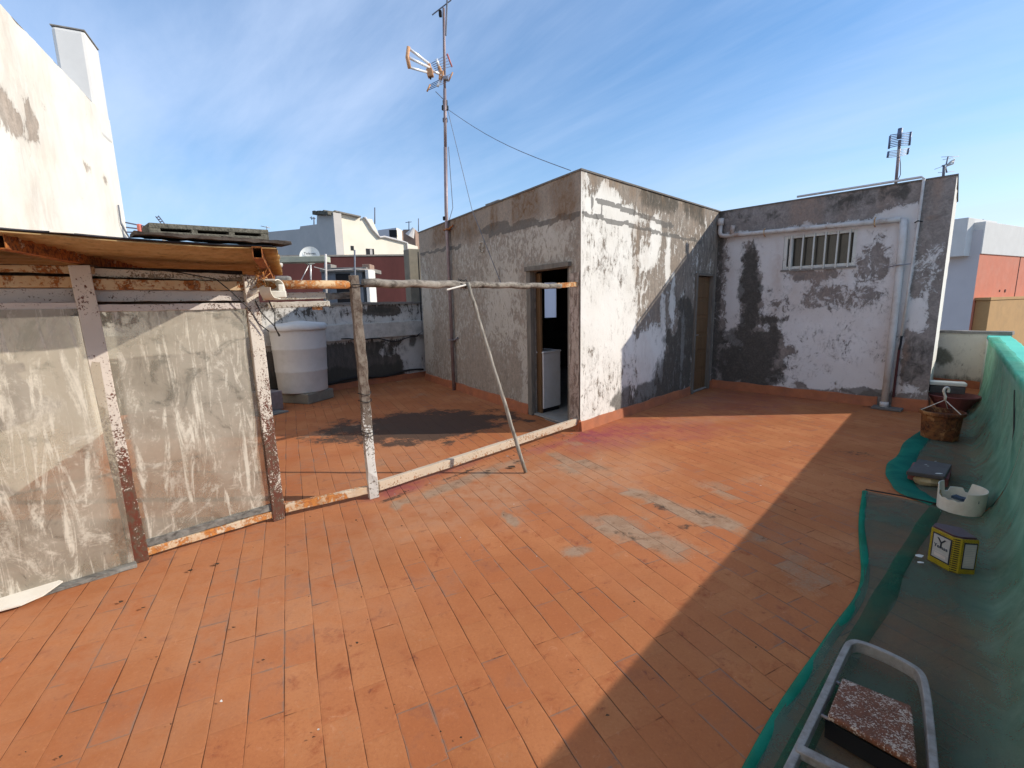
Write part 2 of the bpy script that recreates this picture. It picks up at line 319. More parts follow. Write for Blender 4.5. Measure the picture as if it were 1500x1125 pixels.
def make_frost():
    m = NT('frosted_pane'); d = m.n('BsdfDiffuse', Color=(.7, .68, .74, 1)); tl = m.n('BsdfTranslucent', Color=(.9, .88, .95, 1))
    return m.end(m.n('MixShader', i0=.8, i1=d, i2=tl))
M['frost'] = make_frost()
def make_tinpattern():
    m = NT('yellow_black_tin')
    tc = m.n('TexCoord'); mp = m.n('Mapping', Vector=tc.outputs['Object'], Scale=(1, 1, 1))
    vr = m.n('TexBrick', Vector=m.n('Mapping', Vector=m.n('CombineXYZ', i0=m.math('ADD', m.n('SeparateXYZ', i0=tc.outputs['Object']).outputs[0], m.n('SeparateXYZ', i0=tc.outputs['Object']).outputs[1]), i1=m.n('SeparateXYZ', i0=tc.outputs['Object']).outputs[2], i2=0.)), Scale=55., Mortar_Size=.035, Color1=(.46, .35, .015, 1), Color2=(.38, .29, .015, 1), Mortar=(.02, .02, .015, 1))
    vr.inputs['Brick Width'].default_value = .55; vr.inputs['Row Height'].default_value = .36
    n1 = m.noise(14, 5, .6)
    c = m.mix(m.rng(n1, .55, .75, 0, .5), vr.outputs[0], (.12, .08, .03))
    return m.end(m.bsdf(c, .45, .1, n1, .1, .003, .4))
M['tin'] = make_tinpattern()
M['tintop'] = simple('tarnished_tin_lid', (.085, .035, .03), .5, .4, .5, 14, .2, dirt=(.05, .05, .06))

# ------------------------------------------------------------------ mesh builder
class MB:
    def __init__(s): s.v = []; s.f = []; s.mi = []
    def add(s, vs, fs, m=0):
        o = len(s.v); s.v += [Vector(v) for v in vs]; s.f += [tuple(i+o for i in f) for f in fs]; s.mi += [m]*len(fs); return s
    def quad(s, a, b, c, d, m=0): return s.add([a, b, c, d], [(0, 1, 2, 3)], m)
    def obox(s, c, ax, ay, az_, m=0):
        c = Vector(c); vs = [c+ax*i+ay*j+az_*k for k in (-.5, .5) for j in (-.5, .5) for i in (-.5, .5)]
        return s.add(vs, [(0, 2, 3, 1), (4, 5, 7, 6), (0, 1, 5, 4), (2, 6, 7, 3), (0, 4, 6, 2), (1, 3, 7, 5)], m)
    def box(s, c, sx, sy, sz, rot=0, m=0):
        x = Vector((math.cos(rot), math.sin(rot), 0)); y = Vector((-math.sin(rot), math.cos(rot), 0))
        return s.obox(c, x*sx, y*sy, Vector((0, 0, sz)), m)
    def beam(s, p0, p1, w, h, up=(0, 0, 1), n=1, jit=0., m=0, taper=1., twist=0.):
        p0 = Vector(p0); p1 = Vector(p1); d = (p1-p0).normalized(); up = Vector(up)
        x = d.cross(up); x = x.normalized() if x.length > 1e-4 else Vector((1, 0, 0)); y = x.cross(d)
        vs = []; fs = []
        for i in range(n+1):
            t = i/n; c = p0.lerp(p1, t); k = 1+(taper-1)*t
            ph = random.random()*9 if False else 0
            for a, b in ((-.5, -.5), (.5, -.5), (.5, .5), (-.5, .5)):
                j = Vector((random.uniform(-jit, jit), random.uniform(-jit, jit), random.uniform(-jit, jit)))
                vs.append(c + x*(a*w*k) + y*(b*h*k) + j)
        for i in range(n):
            o = i*4
            for q in range(4): fs.append((o+q, o+(q+1) % 4, o+4+(q+1) % 4, o+4+q))
        fs += [(3, 2, 1, 0), (n*4, n*4+1, n*4+2, n*4+3)]
        return s.add(vs, fs, m)
    def tube(s, pts, r, n=8, m=0, caps=True, jit=0., flat=None):
        pts = [Vector(p) for p in pts]; vs = []; fs = []; k = len(pts)
        rr = r if isinstance(r, (list, tuple)) else [r]*k
        x = None
        for i, p in enumerate(pts):
            d = (pts[min(i+1, k-1)]-pts[max(i-1, 0)]).normalized()
            if x is None:
                x = d.cross(Vector((0, 0, 1)));
                if x.length < 1e-3: x = d.cross(Vector((0, 1, 0)))
            x = (x - d*x.dot(d)).normalized(); y = d.cross(x)
            for j in range(n):
                a = 2*math.pi*j/n; q = rr[i]*(1+random.uniform(-jit, jit))
                o = x*math.cos(a)*q + y*math.sin(a)*q
                if flat: o.z *= flat
                vs.append(p+o)
        for i in range(k-1):
            for j in range(n): fs.append((i*n+j, i*n+(j+1) % n, (i+1)*n+(j+1) % n, (i+1)*n+j))
        if caps: fs += [tuple(range(n-1, -1, -1)), tuple((k-1)*n+j for j in range(n))]
        return s.add(vs, fs, m)
    def lathe(s, c, prof, n=32, m=0, mat=None):
        c = Vector(c); vs = []; fs = []; k = len(prof)
        for r, z in prof:
            for j in range(n):
                a = 2*math.pi*j/n; v = Vector((r*math.cos(a), r*math.sin(a), z))
                vs.append(c + (mat @ v if mat else v))
        for i in range(k-1):
            for j in range(n): fs.append((i*n+j, i*n+(j+1) % n, (i+1)*n+(j+1) % n, (i+1)*n+j))
        return s.add(vs, fs, m)
    def prism(s, poly, z0, z1, m=0, mtop=None):
        n = len(poly); vs = [Vector((p[0], p[1], z0)) for p in poly]+[Vector((p[0], p[1], z1)) for p in poly]
        s.add(vs, [(i, (i+1) % n, n+(i+1) % n, n+i) for i in range(n)], m)
        o = len(s.v)-2*n
        s.f += [tuple(o+i for i in range(n-1, -1, -1)), tuple(o+n+i for i in range(n))]; s.mi += [m, m if mtop is None else mtop]
        return s
    def build(s, name, mats, parent=None, bevel=0., smooth=False, label=None, recalc=True, sub=0):
        off = parent_loc(parent)
        me = bpy.data.meshes.new(name); me.from_pydata([v-off for v in s.v], [], s.f)
        if not isinstance(mats, (list, tuple)): mats = [mats]
        for q in mats: me.materials.append(M[q] if isinstance(q, str) else q)
        me.polygons.foreach_set('material_index', s.mi)
        if recalc:
            b = bmesh.new(); b.from_mesh(me); bmesh.ops.recalc_face_normals(b, faces=b.faces); b.to_mesh(me); b.free()
        if smooth: me.polygons.foreach_set('use_smooth', [True]*len(me.polygons))
        me.update()
        o = bpy.data.objects.new(name, me); COL.objects.link(o)
        if parent: o.parent = parent
        if bevel:
            md = o.modifiers.new('bevel', 'BEVEL'); md.width = bevel; md.segments = 2; md.limit_method = 'ANGLE'; md.angle_limit = R_(40)
        if label: o['label'] = label
        return o
def parent_loc(p):
    v = Vector((0, 0, 0))
    while p: v = v + p.location; p = p.parent
    return v
def thing(name, label, cat, loc, group=None):
    o = bpy.data.objects.new(name, None); COL.objects.link(o); o.location = Vector(loc); o.empty_display_size = .1
    return tag(o, label, cat, group)
def tag(o, label, cat, group=None):
    o['label'] = label; o['category'] = cat
    if group: o['group'] = group
    return o
def structure(o): o['kind'] = 'structure'; return o

def wallgrid(name, mat, p0, a, W, H, wear, holes=(), parent=None, res=.03, depth=.12, lump=.006, z0=0., toplift=None, side=1):
    """a wall face on a fine grid with openings; wear(S, Z) -> four maps"""
    d = az(a); nrm = Vector((d.y, -d.x, 0))*side; p0 = Vector(p0)      # outward normal
    sl = set(np.round(np.linspace(0, W, max(2, int(W/res)+1)), 4)); zl = set(np.round(np.linspace(z0, H, max(2, int((H-z0)/res)+1)), 4))
    for (s0, s1, h0, h1) in holes:
        sl = {x for x in sl if min(abs(x-s0), abs(x-s1)) > .008} | {s0, s1}
        zl = {x for x in zl if min(abs(x-h0), abs(x-h1)) > .008} | {h0, h1}
    sl |= {0., W}; zl |= {z0, H}
    sl = np.array(sorted(sl)); zl = np.array(sorted(zl)); ns, nz = len(sl), len(zl)
    S, Z = np.meshgrid(sl, zl)
    disp = (fbm(S*3, Z*3, 11)-.5)*lump*2 + (fbm(S*14, Z*14, 23)-.5)*lump*.7
    edge = np.minimum.reduce([S, W-S, Z*0+1])/.05
    disp *= np.clip(edge, 0, 1)
    Zt = Z.copy()
    if toplift is not None: Zt = Z + (Z > H-.12)*(Z-(H-.12))/.12*toplift(S)
    vs = [p0 + d*float(S[j, i]) + nrm*float(disp[j, i]) + Vector((0, 0, float(Zt[j, i]))) for j in range(nz) for i in range(ns)]
    fs = []
    for j in range(nz-1):
        for i in range(ns-1):
            sc, zc = (sl[i]+sl[i+1])/2, (zl[j]+zl[j+1])/2
            if any(s0 < sc < s1 and h0 < zc < h1 for s0, s1, h0, h1 in holes): continue
            q = (j*ns+i, j*ns+i+1, (j+1)*ns+i+1, (j+1)*ns+i)
            fs.append(q if side > 0 else q[::-1])
    w = np.stack([np.clip(x*np.ones_like(S), 0, 1) for x in wear(S, Z)], -1).reshape(-1, 4)
    extra = []
    for (s0, s1, h0, h1) in holes:
        c = [(s0, h0), (s1, h0), (s1, h1), (s0, h1)]; o = len(vs)
        vs += [p0+d*s_+Vector((0, 0, z_))-nrm*.002 for s_, z_ in c] + [p0+d*s_+Vector((0, 0, z_))-nrm*depth for s_, z_ in c]
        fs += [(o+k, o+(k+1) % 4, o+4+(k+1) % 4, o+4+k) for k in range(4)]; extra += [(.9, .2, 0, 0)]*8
    off = parent_loc(parent)
    me = bpy.data.meshes.new(name); me.from_pydata([v-off for v in vs], [], fs); me.materials.append(M[mat])
    atr = me.attributes.new('wear', 'FLOAT_COLOR', 'POINT')
    atr.data.foreach_set('color', np.concatenate([w, np.array(extra).reshape(-1, 4)]).astype(np.float32).ravel())
    me.polygons.foreach_set('use_smooth', [True]*(len(fs)-4*len(holes))+[False]*4*len(holes))
    o = bpy.data.objects.new(name, me); COL.objects.link(o)
    if parent: o.parent = parent
    return o

def text_mesh(name, txt, size, origin, xdir, updir, mat, parent, extrude=.0015):
    cu = bpy.data.curves.new(name, 'FONT'); cu.body = txt; cu.size = size; cu.extrude = extrude; cu.align_x = 'CENTER'; cu.align_y = 'CENTER'
    t = bpy.data.objects.new(name+'_tmp', cu); COL.objects.link(t)
    dg = bpy.context.evaluated_depsgraph_get(); me = bpy.data.meshes.new_from_object(t.evaluated_get(dg))
    bpy.data.objects.remove(t); me.materials.clear(); me.materials.append(M[mat])
    x = Vector(xdir).normalized(); y = Vector(updir).normalized(); z = x.cross(y)
    me.transform(Matrix.Translation(Vector(origin)-parent_loc(parent)) @ Matrix((x, y, z)).transposed().to_4x4())
    o = bpy.data.objects.new(name, me); COL.objects.link(o); o.parent = parent; return o

def skirt(b, p0, a, s0, s1, h, t=.018, side=1):
    """a skirting band that stands proud of the wall, with an uneven top edge"""
    d = az(a); nrm = Vector((d.y, -d.x, 0))*side; p0 = Vector(p0); n = max(2, int((s1-s0)/.08))
    vs = []
    for i in range(n+1):
        s_ = s0+(s1-s0)*i/n; hh = h+.016*(mn.noise(Vector((s_*3, a, 1)))+.5*mn.noise(Vector((s_*11, a, 4))))
        q = p0+d*s_
        vs += [q+nrm*(t+.012), q+nrm*t+V(0, 0, hh-.01), q-nrm*.01+V(0, 0, hh), q-nrm*.01]
    fs = []
    for i in range(n):
        for k in range(4): fs.append((i*4+k, i*4+(k+1) % 4, i*4+4+(k+1) % 4, i*4+4+k))
    fs += [(0, 1, 2, 3), (n*4+3, n*4+2, n*4+1, n*4)]
    b.add(vs, fs); return b

# key points of the place (metres; z = 0 is the terrace floor)
A = V(.843, 5.662, 0); D = V(3.664, 8.463, 0); E = V(5.685, 6.242, 0)
aL, aR, aW = -31.5, 45.2, 137.7
LF = A + az(aL)*5.2
BW0 = V(-2.153+.35, 10.41+.37, 0); aB = -136.5
H = 3.08

# ------------------------------------------------------------------ ground and terrace floor
g = MB(); g.quad((-900, -900, -9), (900, -900, -9), (900, 900, -9), (-900, 900, -9))
structure(g.build('ground', 'conc'))

def pdist(x, y, ax, ay, bx, by):
    dx, dy = bx-ax, by-ay; t = np.clip(((x-ax)*dx+(y-ay)*dy)/(dx*dx+dy*dy), 0, 1)
    return np.hypot(x-ax-t*dx, y-ay-t*dy)
def floor_wear(X, Y):
    n = fbm(X*3, Y*3, 5); n2 = fbm(X*1.2, Y*1.2, 9)
    B = lambda cx, cy, r1, r2, a=0., soft=.75, w=1.1, s=2: 1-ss(1-max(soft, .7), 1+max(soft, .7), np.hypot(((X-cx)*math.cos(a)+(Y-cy)*math.sin(a))/r1, (-(X-cx)*math.sin(a)+(Y-cy)*math.cos(a))/r2)+w*(fbm(X*4, Y*4, s)-.5)*1.6)
    bare = np.maximum.reduce([B(1.28, 3.36, .42, .12, R_(-52), s=3)*.85, B(.92, 2.98, .40, .17, R_(-42), s=4)*.66, B(.55, 4.55, .5, .22, R_(-45), s=6)*.5,
                              B(-.35, 4.2, .8, .10, R_(47), s=7)*.62, B(-.95, 3.55, .13, .04, R_(-60))*.9, B(-.05, 3.32, .13, .04, R_(-64))*.9, B(.42, 2.82, .12, .07, .4)*.8,
                              B(-2.15, 6.05, .55, .3, .1, s=8)*.55, B(3.2, 3.9, .3, .14, -.6)*.45, B(-1.3, 4.7, .5, .18, .2)*.4, B(1.75, 3.8, .25, .14, -.8)*.4])
    bare = np.maximum(bare*.95, .25*ss(.64, .78, n2)+.10*n)
    soot = np.maximum.reduce([B(-1.22, 6.15, 1.25, .78, R_(12), .3, .7, 12), B(-2.05, 5.65, .62, .34, R_(10), .4, .8, 13)*.62, B(1.40, 3.33, .14, .05, R_(-50), .6)*.62, B(1.15, 3.42, .09, .06, -.6, .6)*.6, B(1.19, 3.10, .07, .05, .4, .3)*.7, B(1.27, 3.14, .05, .04)*.62, B(.83, 2.96, .2, .08, R_(-40), .7)*.42,
                              B(3.6, 4.6, .28, .1, -.5)*.45, B(5.25, 6.62, .16, .1)*.7, B(-1.05, 3.72, .2, .04, R_(47))*.7, B(-.5, 4.28, .3, .03, R_(47))*.7, B(-3.2, 7.4, .6, .4)*.45])
    purp = np.maximum.reduce([B(1.35, 5.55, .75, .35, .7, .6, .6, 21)*.75, B(.9, 5.45, .3, .22, .7, .5)*1., B(-1.05, 3.9, .3, .1, R_(45))*.8, B(.4, 5.05, .3, .1, .8)*.6, B(2.1, 5.6, .7, .3, .2, .7)*.45, B(3.6, 7.2, 1.4, .7, .6, .6)*.35, B(-.6, 4.4, .4, .06, .8)*.5])
    pale = np.maximum.reduce([B(-.2, 3.95, 1.0, .5, R_(47), .6)*.8, B(.75, 4.3, .6, .5, .3, .6)*.75, B(-1.9, 2.4, 1.2, .9, .5, .7)*.45, B(2.6, 6.1, .5, .18, .1, .6)*.45, ss(.5, .75, fbm(X*.8, Y*.8, 31))*.4])
    return bare, soot, purp, pale
pn_ = (math.cos(R_(43.3)), -math.sin(R_(43.3)))     # across the parapet
def make_floor():
    xs = np.arange(-7.2, 9.01, .045); ys = np.arange(-3., 12.6, .045)
    X, Y = np.meshgrid(xs, ys); w = np.stack([np.clip(q, 0, 1) for q in floor_wear(X, Y)], -1).reshape(-1, 4)
    Zf = (fbm(X*1.3, Y*1.3, 4)-.5)*.012
    co = np.stack([X, Y, Zf], -1).reshape(-1, 3); nx, ny = len(xs), len(ys)
    idx = np.arange(nx*ny).reshape(ny, nx)
    q = np.stack([idx[:-1, :-1], idx[:-1, 1:], idx[1:, 1:], idx[1:, :-1]], -1).reshape(-1, 4)
    qc = co[q].mean(1); q = q[(qc[:, 0]*pn_[0]+qc[:, 1]*pn_[1]) < .50]
    me = bpy.data.meshes.new('terrace_floor'); me.from_pydata(co.tolist(), [], q.tolist()); me.materials.append(M['floor'])
    atr = me.attributes.new('wear', 'FLOAT_COLOR', 'POINT'); atr.data.foreach_set('color', w.astype(np.float32).ravel())
    me.polygons.foreach_set('use_smooth', [True]*len(q))
    o = bpy.data.objects.new('terrace_floor', me); COL.objects.link(o); structure(o)
make_floor()

# ------------------------------------------------------------------ rooftop room
room = thing('rooftop_room', 'square rooftop room with flaking white and grey plaster walls and an open doorway', 'building', A)
DO = (.225, 1.09, .0, 2.025)        # doorway in the shaded face
FD = (3.13, 3.84, .0, 2.03)         # far door in the sunlit face
def wearL(S, Z):
    n = fbm(S*2, Z*2, 40); n2 = fbm(S*6, Z*1.6, 41)
    peel = .56+.34*(n-.5)
    peel = peel + .26*ss(2.55, 2.75, Z) - .28*blob(S, Z, 1.25, .75, .16, .6, seed=42) - .22*blob(S, Z, 1.9, 1.5, .5, .6, seed=43) - .18*blob(S, Z, .7, 2.5, .5, .25, seed=44) + .15*blob(S, Z, 2.3, .5, 1., .35, seed=45)
    peel = peel - .22*blob(S, Z, 5., 1., .3, 1.2, seed=47)
    rust = (ss(2.60, 2.85, Z)*(.35+.9*ss(.42, .60, fbm(S*3, Z*.6, 46))))*ss(5.1, 4.4, S)*.95
    rust = np.maximum(rust, .22*n2)
    rust = np.maximum(rust, .9*blob(S, Z, 2.9, 2.85, .35, .3, seed=51)); rust = np.maximum(rust, .9*blob(S, Z, .3, 2.85, .25, .3, seed=52))
    damp = .35*ss(.5, .1, Z)*n + .25*blob(S, Z, 3., 2.75, 1.6, .1, seed=48)
    cem = np.maximum.reduce([line(S, Z, 0., 2.61, 2.2, 2.68, .035, 3), line(S, Z, 3.2, 2.60, 5.2, 2.66, .03, 4), .72*blob(S, Z, 2.1, 2.74, .45, .06, seed=49), .6*blob(S, Z, 1.3, 2.70, .6, .04, seed=50)])
    return peel, damp, rust, cem
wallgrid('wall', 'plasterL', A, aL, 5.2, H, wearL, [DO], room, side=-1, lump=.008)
def wearR(S, Z):
    n = fbm(S*2, Z*2, 60); dr = fbm(S*7, Z*1.2, 61)
    peel = .29 + .16*(n-.5)
    peel = peel + (.30+.6*ss(.4, .65, fbm(S*4, Z*2, 82)))*ss(2.70, 2.95, Z+.3*(n-.5)) * ss(.05, .5, S+Z*0+.2)
    right = ss(1.0, 1.35, S+.5*(dr-.5)+.18*ss(1.2, .6, Z)*0)
    peel = np.maximum(peel, right*(.64+.35*(dr-.5)))
    peel = peel - .55*blob(S, Z, 1.62, .72, .36, .42, .3, 62) - .4*blob(S, Z, 1.5, 2.15, .3, .2, .3, 63) - .55*blob(S, Z, 2.05, 1.0, .10, .55, .4, 64) - .5*blob(S, Z, 2.35, 1.5, .07, .35, .4, 65) - .5*blob(S, Z, 1.75, 2.45, .12, .3, .4, 66) - .45*blob(S, Z, 2.75, .9, .05, .6, .5, 67)-.22*blob(S, Z, 1.2, 2.7, .7, .08, .7, 75) - .45*blob(S, Z, 2.15, 2.2, .07, .35, .5, 68)-.5*blob(S, Z, .5, 2.9, .3, .1, .4, 76)
    peel = peel + .12*blob(S, Z, .55, .8, .3, .45, .8, 69) + .18*ss(.25, .05, Z)*0
    peel = peel + .10*blob(S, Z, .6, 2.1, .5, .35, .8, 70)-.14*blob(S, Z, .45, 1.3, .45, .5, .6, 80)
    damp = .45*ss(2.70, 2.95, Z)*ss(.35, .6, n) + .95*blob(S, Z, 1.75, .18, .8, .22, .4, 71) + .8*blob(S, Z, 2.75, .7, .5, .9, .4, 72) + .45*blob(S, Z, 2.2, .5, .35, .5, .4, 73) + .25*blob(S, Z, 3.4, 2.3, .5, .5, .5, 74)
    rust = .55*ss(2.85, 3.02, Z)*ss(.40, .6, dr) + .2*right*ss(.45, .7, n) + .5*blob(S, Z, 1.25, 2.35, .07, .35, .5, 77)
    cem = np.maximum.reduce([line(S, Z, .02, 2.62, 3.3, 2.53, .026, 3), line(S, Z, .3, 2.80, 2.3, 2.68, .032, 8), .85*blob(S, Z, .22, 2.74, .02, .10, seed=78), .75*blob(S, Z, .42, 2.72, .018, .09, seed=79)])
    peel = np.where(S < .025, .1, peel)
    return peel, damp, rust, cem
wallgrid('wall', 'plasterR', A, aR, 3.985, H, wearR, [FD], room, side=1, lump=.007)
# unseen rear walls, inside faces and roof slab
BK = V(1.6, 11.6, 0)
b = MB()
for p, q in ((LF, BK), (BK, D+az(-44)*2.6), (D+az(-44)*2.6, D)):
    pass
d = (BK-LF); L_ = d.length; d = d.normalized(); up = V(0, 0, 1)
def seg(p0, p1, z0, z1): b.quad(p0+up*z0, p1+up*z0, p1+up*z1, p0+up*z1)
W0 = LF + d*2.50; W1 = LF + d*3.28
seg(LF, W0, 0, H); seg(W1, BK, 0, H); seg(W0, W1, 0, 1.20); seg(W0, W1, 2.12, H)
seg(BK, D, 0, H)
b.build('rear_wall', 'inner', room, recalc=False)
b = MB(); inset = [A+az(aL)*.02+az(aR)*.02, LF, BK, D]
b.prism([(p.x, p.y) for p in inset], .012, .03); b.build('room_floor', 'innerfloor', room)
b = MB()
c0 = (A+D+LF+BK)/4
rf = [p+(p-c0).normalized()*.022 for p in (A, D, BK, LF)]
b.prism([(p.x, p.y) for p in rf], H, H+.02); b.build('roof', 'roofc', room)
b = MB(); q = A+az(aL)*1.98+V(.12, .07, 0); b.beam(q+up*(H+.05), q+az(aL)*.42+up*(H+.045), .16, .04, jit=.008, n=3); b.build('coping_fragment', 'conc', room)
b = MB(); skirt(b, A, aR, -.005, FD[0]-.06, .135); skirt(b, A, aR, FD[1]+.04, 3.98, .13)
skirt(b, A, aL, 0, DO[0]-.05, .15, side=-1); skirt(b, A, aL, DO[1]+.06, 5.2, .15, side=-1); b.build('skirting', 'skirting', room, smooth=False)
# doorway surround (rendered jamb on the corner side, timber frame)
nL = Vector((-az(aL).y, az(aL).x, 0)); nR = Vector((az(aR).y, -az(aR).x, 0)); dL = az(aL); dR = az(aR)
df = MB()
p = A+dL*(DO[1]+.015)
df.beam(p+nL*(-.02), p+nL*(-.02)+up*2.06, .07, .10, up=dL); df.beam(A+dL*(DO[0]-.012)+nL*(-.03), A+dL*(DO[0]-.012)+nL*(-.03)+up*2.03, .05, .09, up=dL)
df.beam(A+dL*(DO[0]-.05)+nL*.004+up*2.055, A+dL*(DO[1]+.06)+nL*.004+up*2.06, .09, .06, n=6, jit=.003)
df.build('door_frame', 'frameold', room, bevel=.004)
db = MB(); db.beam(A+dL*(DO[1]-.03)-nL*.12, A+dL*(DO[1]-.03)-nL*.12+up*2.0, .035, .14, up=dL); db.build('door_jamb', 'doorbrown', room, bevel=.003)
def wtrim(S, Z): return .35+.2*fbm(S*8, Z*2, 80), .1+0*S, .25*fbm(S*5, Z*2, 81), 0*S
wallgrid('door_surround', 'trim', A+nL*.012+dL*.012, aL, DO[0]-.05, 1.95, wtrim, (), room, side=-1, z0=.13, lump=.004)
# far brown panelled door, set back, with handle
dm = MB()
def P(s_, z_, o=0.): return A+dR*s_+up*z_+nR*o
s0, s1 = FD[0], FD[1]
dm.obox(P((s0+s1)/2, 1.0, -.055), dR*(s1-s0-.09), nR*.035, up*1.96)
for k in range(6):
    zc = .22+k*.30
    dm.obox(P((s0+s1)/2, zc+.03, -.033), dR*(s1-s0-.26), nR*.012, up*.235)
door = dm.build('door', 'doorbrown', room, bevel=.006)
hb = MB(); hb.tube([P(s0+.09, 1.0, -.03), P(s0+.09, 1.0, .01)], .012); hb.tube([P(s0+.09, 1.0, .008), P(s0+.19, 1.0, .008)], .008); hb.build('handle', 'steel', door)
fm = MB(); fm.beam(P(s0+.022, 0, -.01), P(s0+.022, 2.03, -.01), .06, .08, up=nR); fm.beam(P(s1-.022, 0, -.01), P(s1-.022, 2.03, -.01), .06, .08, up=nR); fm.beam(P(s0+.05, 2.008, -.01), P(s1-.05, 2.008, -.01), .08, .04)
fm.build('door_frame', 'frameold', room, bevel=.004)
# window at the back of the room
wn = MB(); cx = (W0+W1)/2
for q0, q1 in ((W0, W0), (W1, W1), (cx, cx)): wn.beam(q0+up*1.2, q1+up*2.12, .05, .06, up=d)
wn.beam(W0+up*1.22, W1+up*1.22, .06, .05); wn.beam(W0+up*2.10, W1+up*2.10, .06, .05)
win = wn.build('window', 'black', room)
wp = MB(); wp.quad(W0+up*1.22, W1+up*1.22, W1+up*2.1, W0+up*2.1); wp.build('pane', 'frost', win)
# old meter box outline and little rods on the shaded face
mb_ = MB(); q = A+dL*2.43+nL*.01+up*2.50
for z_ in (-.075, .075): mb_.obox(q+up*z_, dL*.13, nL*.02, up*.015)
for s_ in (-.06, .06): mb_.obox(q+dL*s_, dL*.015, nL*.02, up*.16)
mb_.build('junction_box', 'plank', room)

# ------------------------------------------------------------------ annex with the barred window
ann = thing('rooftop_annex', 'shaded annex wall with peeling white paint, barred window and drain pipes', 'building', D)
dW = az(aW); nW = Vector((dW.y, -dW.x, 0)); LW = (E-D).length
WH = (1.06, 2.02, 2.04, 2.55)
def wearW(S, Z):
    n = fbm(S*2.2, Z*2.2, 90); n2 = fbm(S*5, Z*5, 91)
    peel = .15+.08*(n-.5)
    peel = peel + .75*ss(2.62, 2.80, Z+.3*(n-.5)) + .72*ss(2.64, 2.72, S+.05*(n2-.5)) + .5*ss(.30, .10, S+.2*(n2-.5))
    peel = peel + .5*blob(S, Z, 2.27, 2.08, .24, .30, .45, 92) + .38*blob(S, Z, 1.85, 1.62, .50, .22, .6, 93) + .5*blob(S, Z, 1.5, 1.95, .4, .10, .5, 94) + .24*blob(S, Z, .95, 1.5, .35, .25, .6, 95) + .17*blob(S, Z, 1.75, .85, .7, .35, .8, 96) + .6*ss(.30, .18, Z+.3*(n2-.5))*ss(1.2, 1.5, S)
    peel = peel + .8*blob(S, Z, .55, 1.75, .17, .65, .35, 97) + .8*blob(S, Z, .66, .55, .5, .55, .35, 98) - .4*blob(S, Z, .38, 1.3, .18, .5, .5, 99)
    peel = peel - .7*blob(S, Z, 2.80, 1.30, .10, .22, .5, 100) - .75*blob(S, Z, 2.88, .22, .18, .12, .4, 101) - .35*blob(S, Z, 2.84, 1.9, .2, .3, .6, 102) - .3*blob(S, Z, 2.5, 2.75, .25, .15, .5, 103)
    damp = np.maximum.reduce([.95*blob(S, Z, .60, .62, .52, .55, .35, 104), .8*blob(S, Z, .56, 1.8, .17, .7, .4, 105), .45*ss(2.7, 2.95, Z)*ss(.35, .6, n), .35*blob(S, Z, 2.78, .8, .2, .4, .5, 106), .5*ss(.18, .05, S)])
    rust = np.maximum.reduce([.55*ss(.05, .0, np.abs(Z-2.58))*ss(.4, .6, n2), .35*ss(.42, .7, fbm(S*3, Z*.5, 107))*ss(.8, 2.2, Z), .5*blob(S, Z, 2.68, .6, .06, .7, .5, 108)])
    cem = .7*blob(S, Z, 2.3, .2, .3, .07, .4, 109)
    return peel, damp, rust, cem
wallgrid('wall', 'plasterW', D, aW, LW, H, wearW, [WH], ann, side=1, lump=.009)
def wearS(S, Z): return .12+.1*fbm(S*3, Z*3, 110), .5*ss(.5, .1, Z), .1+0*S, 0*S
dS = az(43.3)
wallgrid('side_wall', 'plasterR', E, 43.3, 2.4, H, wearS, (), ann, side=1, res=.06, lump=.012)
b = MB(); poly = [D, E, E+dS*2.4, E+dS*2.4-dW*LW]
c0 = sum(poly, V(0, 0, 0))/4; b.prism([(q.x, q.y) for q in (p+(p-c0).normalized()*.02 for p in poly)], H-.005, H+.012); b.build('roof', 'roofc', ann)
b = MB()
for p0, p1 in ((poly[2], poly[3]), (poly[3], poly[0])): b.quad(p0, p1, p1+up*(H-.01), p0+up*(H-.01))
b.build('rear_wall', 'conc', ann, recalc=False)
b = MB(); skirt(b, D, aW, .02, 2.46, .15); skirt(b, D, aW, 2.63, LW+.01, .17, .03); skirt(b, E, 43.3, 0, 2.4, .15); b.build('skirting', 'skirting', ann)
def PW(s_, z_, o=0.): return D+dW*s_+nW*o+up*z_
w0, w1, h0, h1 = WH
fr = MB()
for s_ in (w0+.025, w1-.02): fr.beam(PW(s_, h0, -.03), PW(s_, h1, -.03), .05, .05, up=nW)
for z_ in (h0+.02, h1-.02): fr.beam(PW(w0+.05, z_, -.03), PW(w1-.045, z_, -.03), .05, .04)
fr.beam(PW(w0+.10, h0+.04, -.035), PW(w0+.10, h1-.04, -.035), .05, .045, up=nW)
win = fr.build('window', 'white_metal', ann, bevel=.004)
b = MB(); b.quad(PW(w0, h0, -.07), PW(w1, h0, -.07), PW(w1, h1, -.07), PW(w0, h1, -.07)); b.build('pane', 'glassdark', win)
for k in range(6):
    b = MB(); s_ = w0+.115+k*.152; b.beam(PW(s_, h0-.02, .012), PW(s_+random.uniform(-.004, .004), h1+.0, .012), .020, .020, up=nW); b.build('bar', 'white_metal', win, bevel=.003)
b = MB(); b.obox(PW((w0+w1)/2, h0-.02, .0), dW*(w1-w0+.04), nW*.03, up*.03); b.build('sill', 'conc', win)
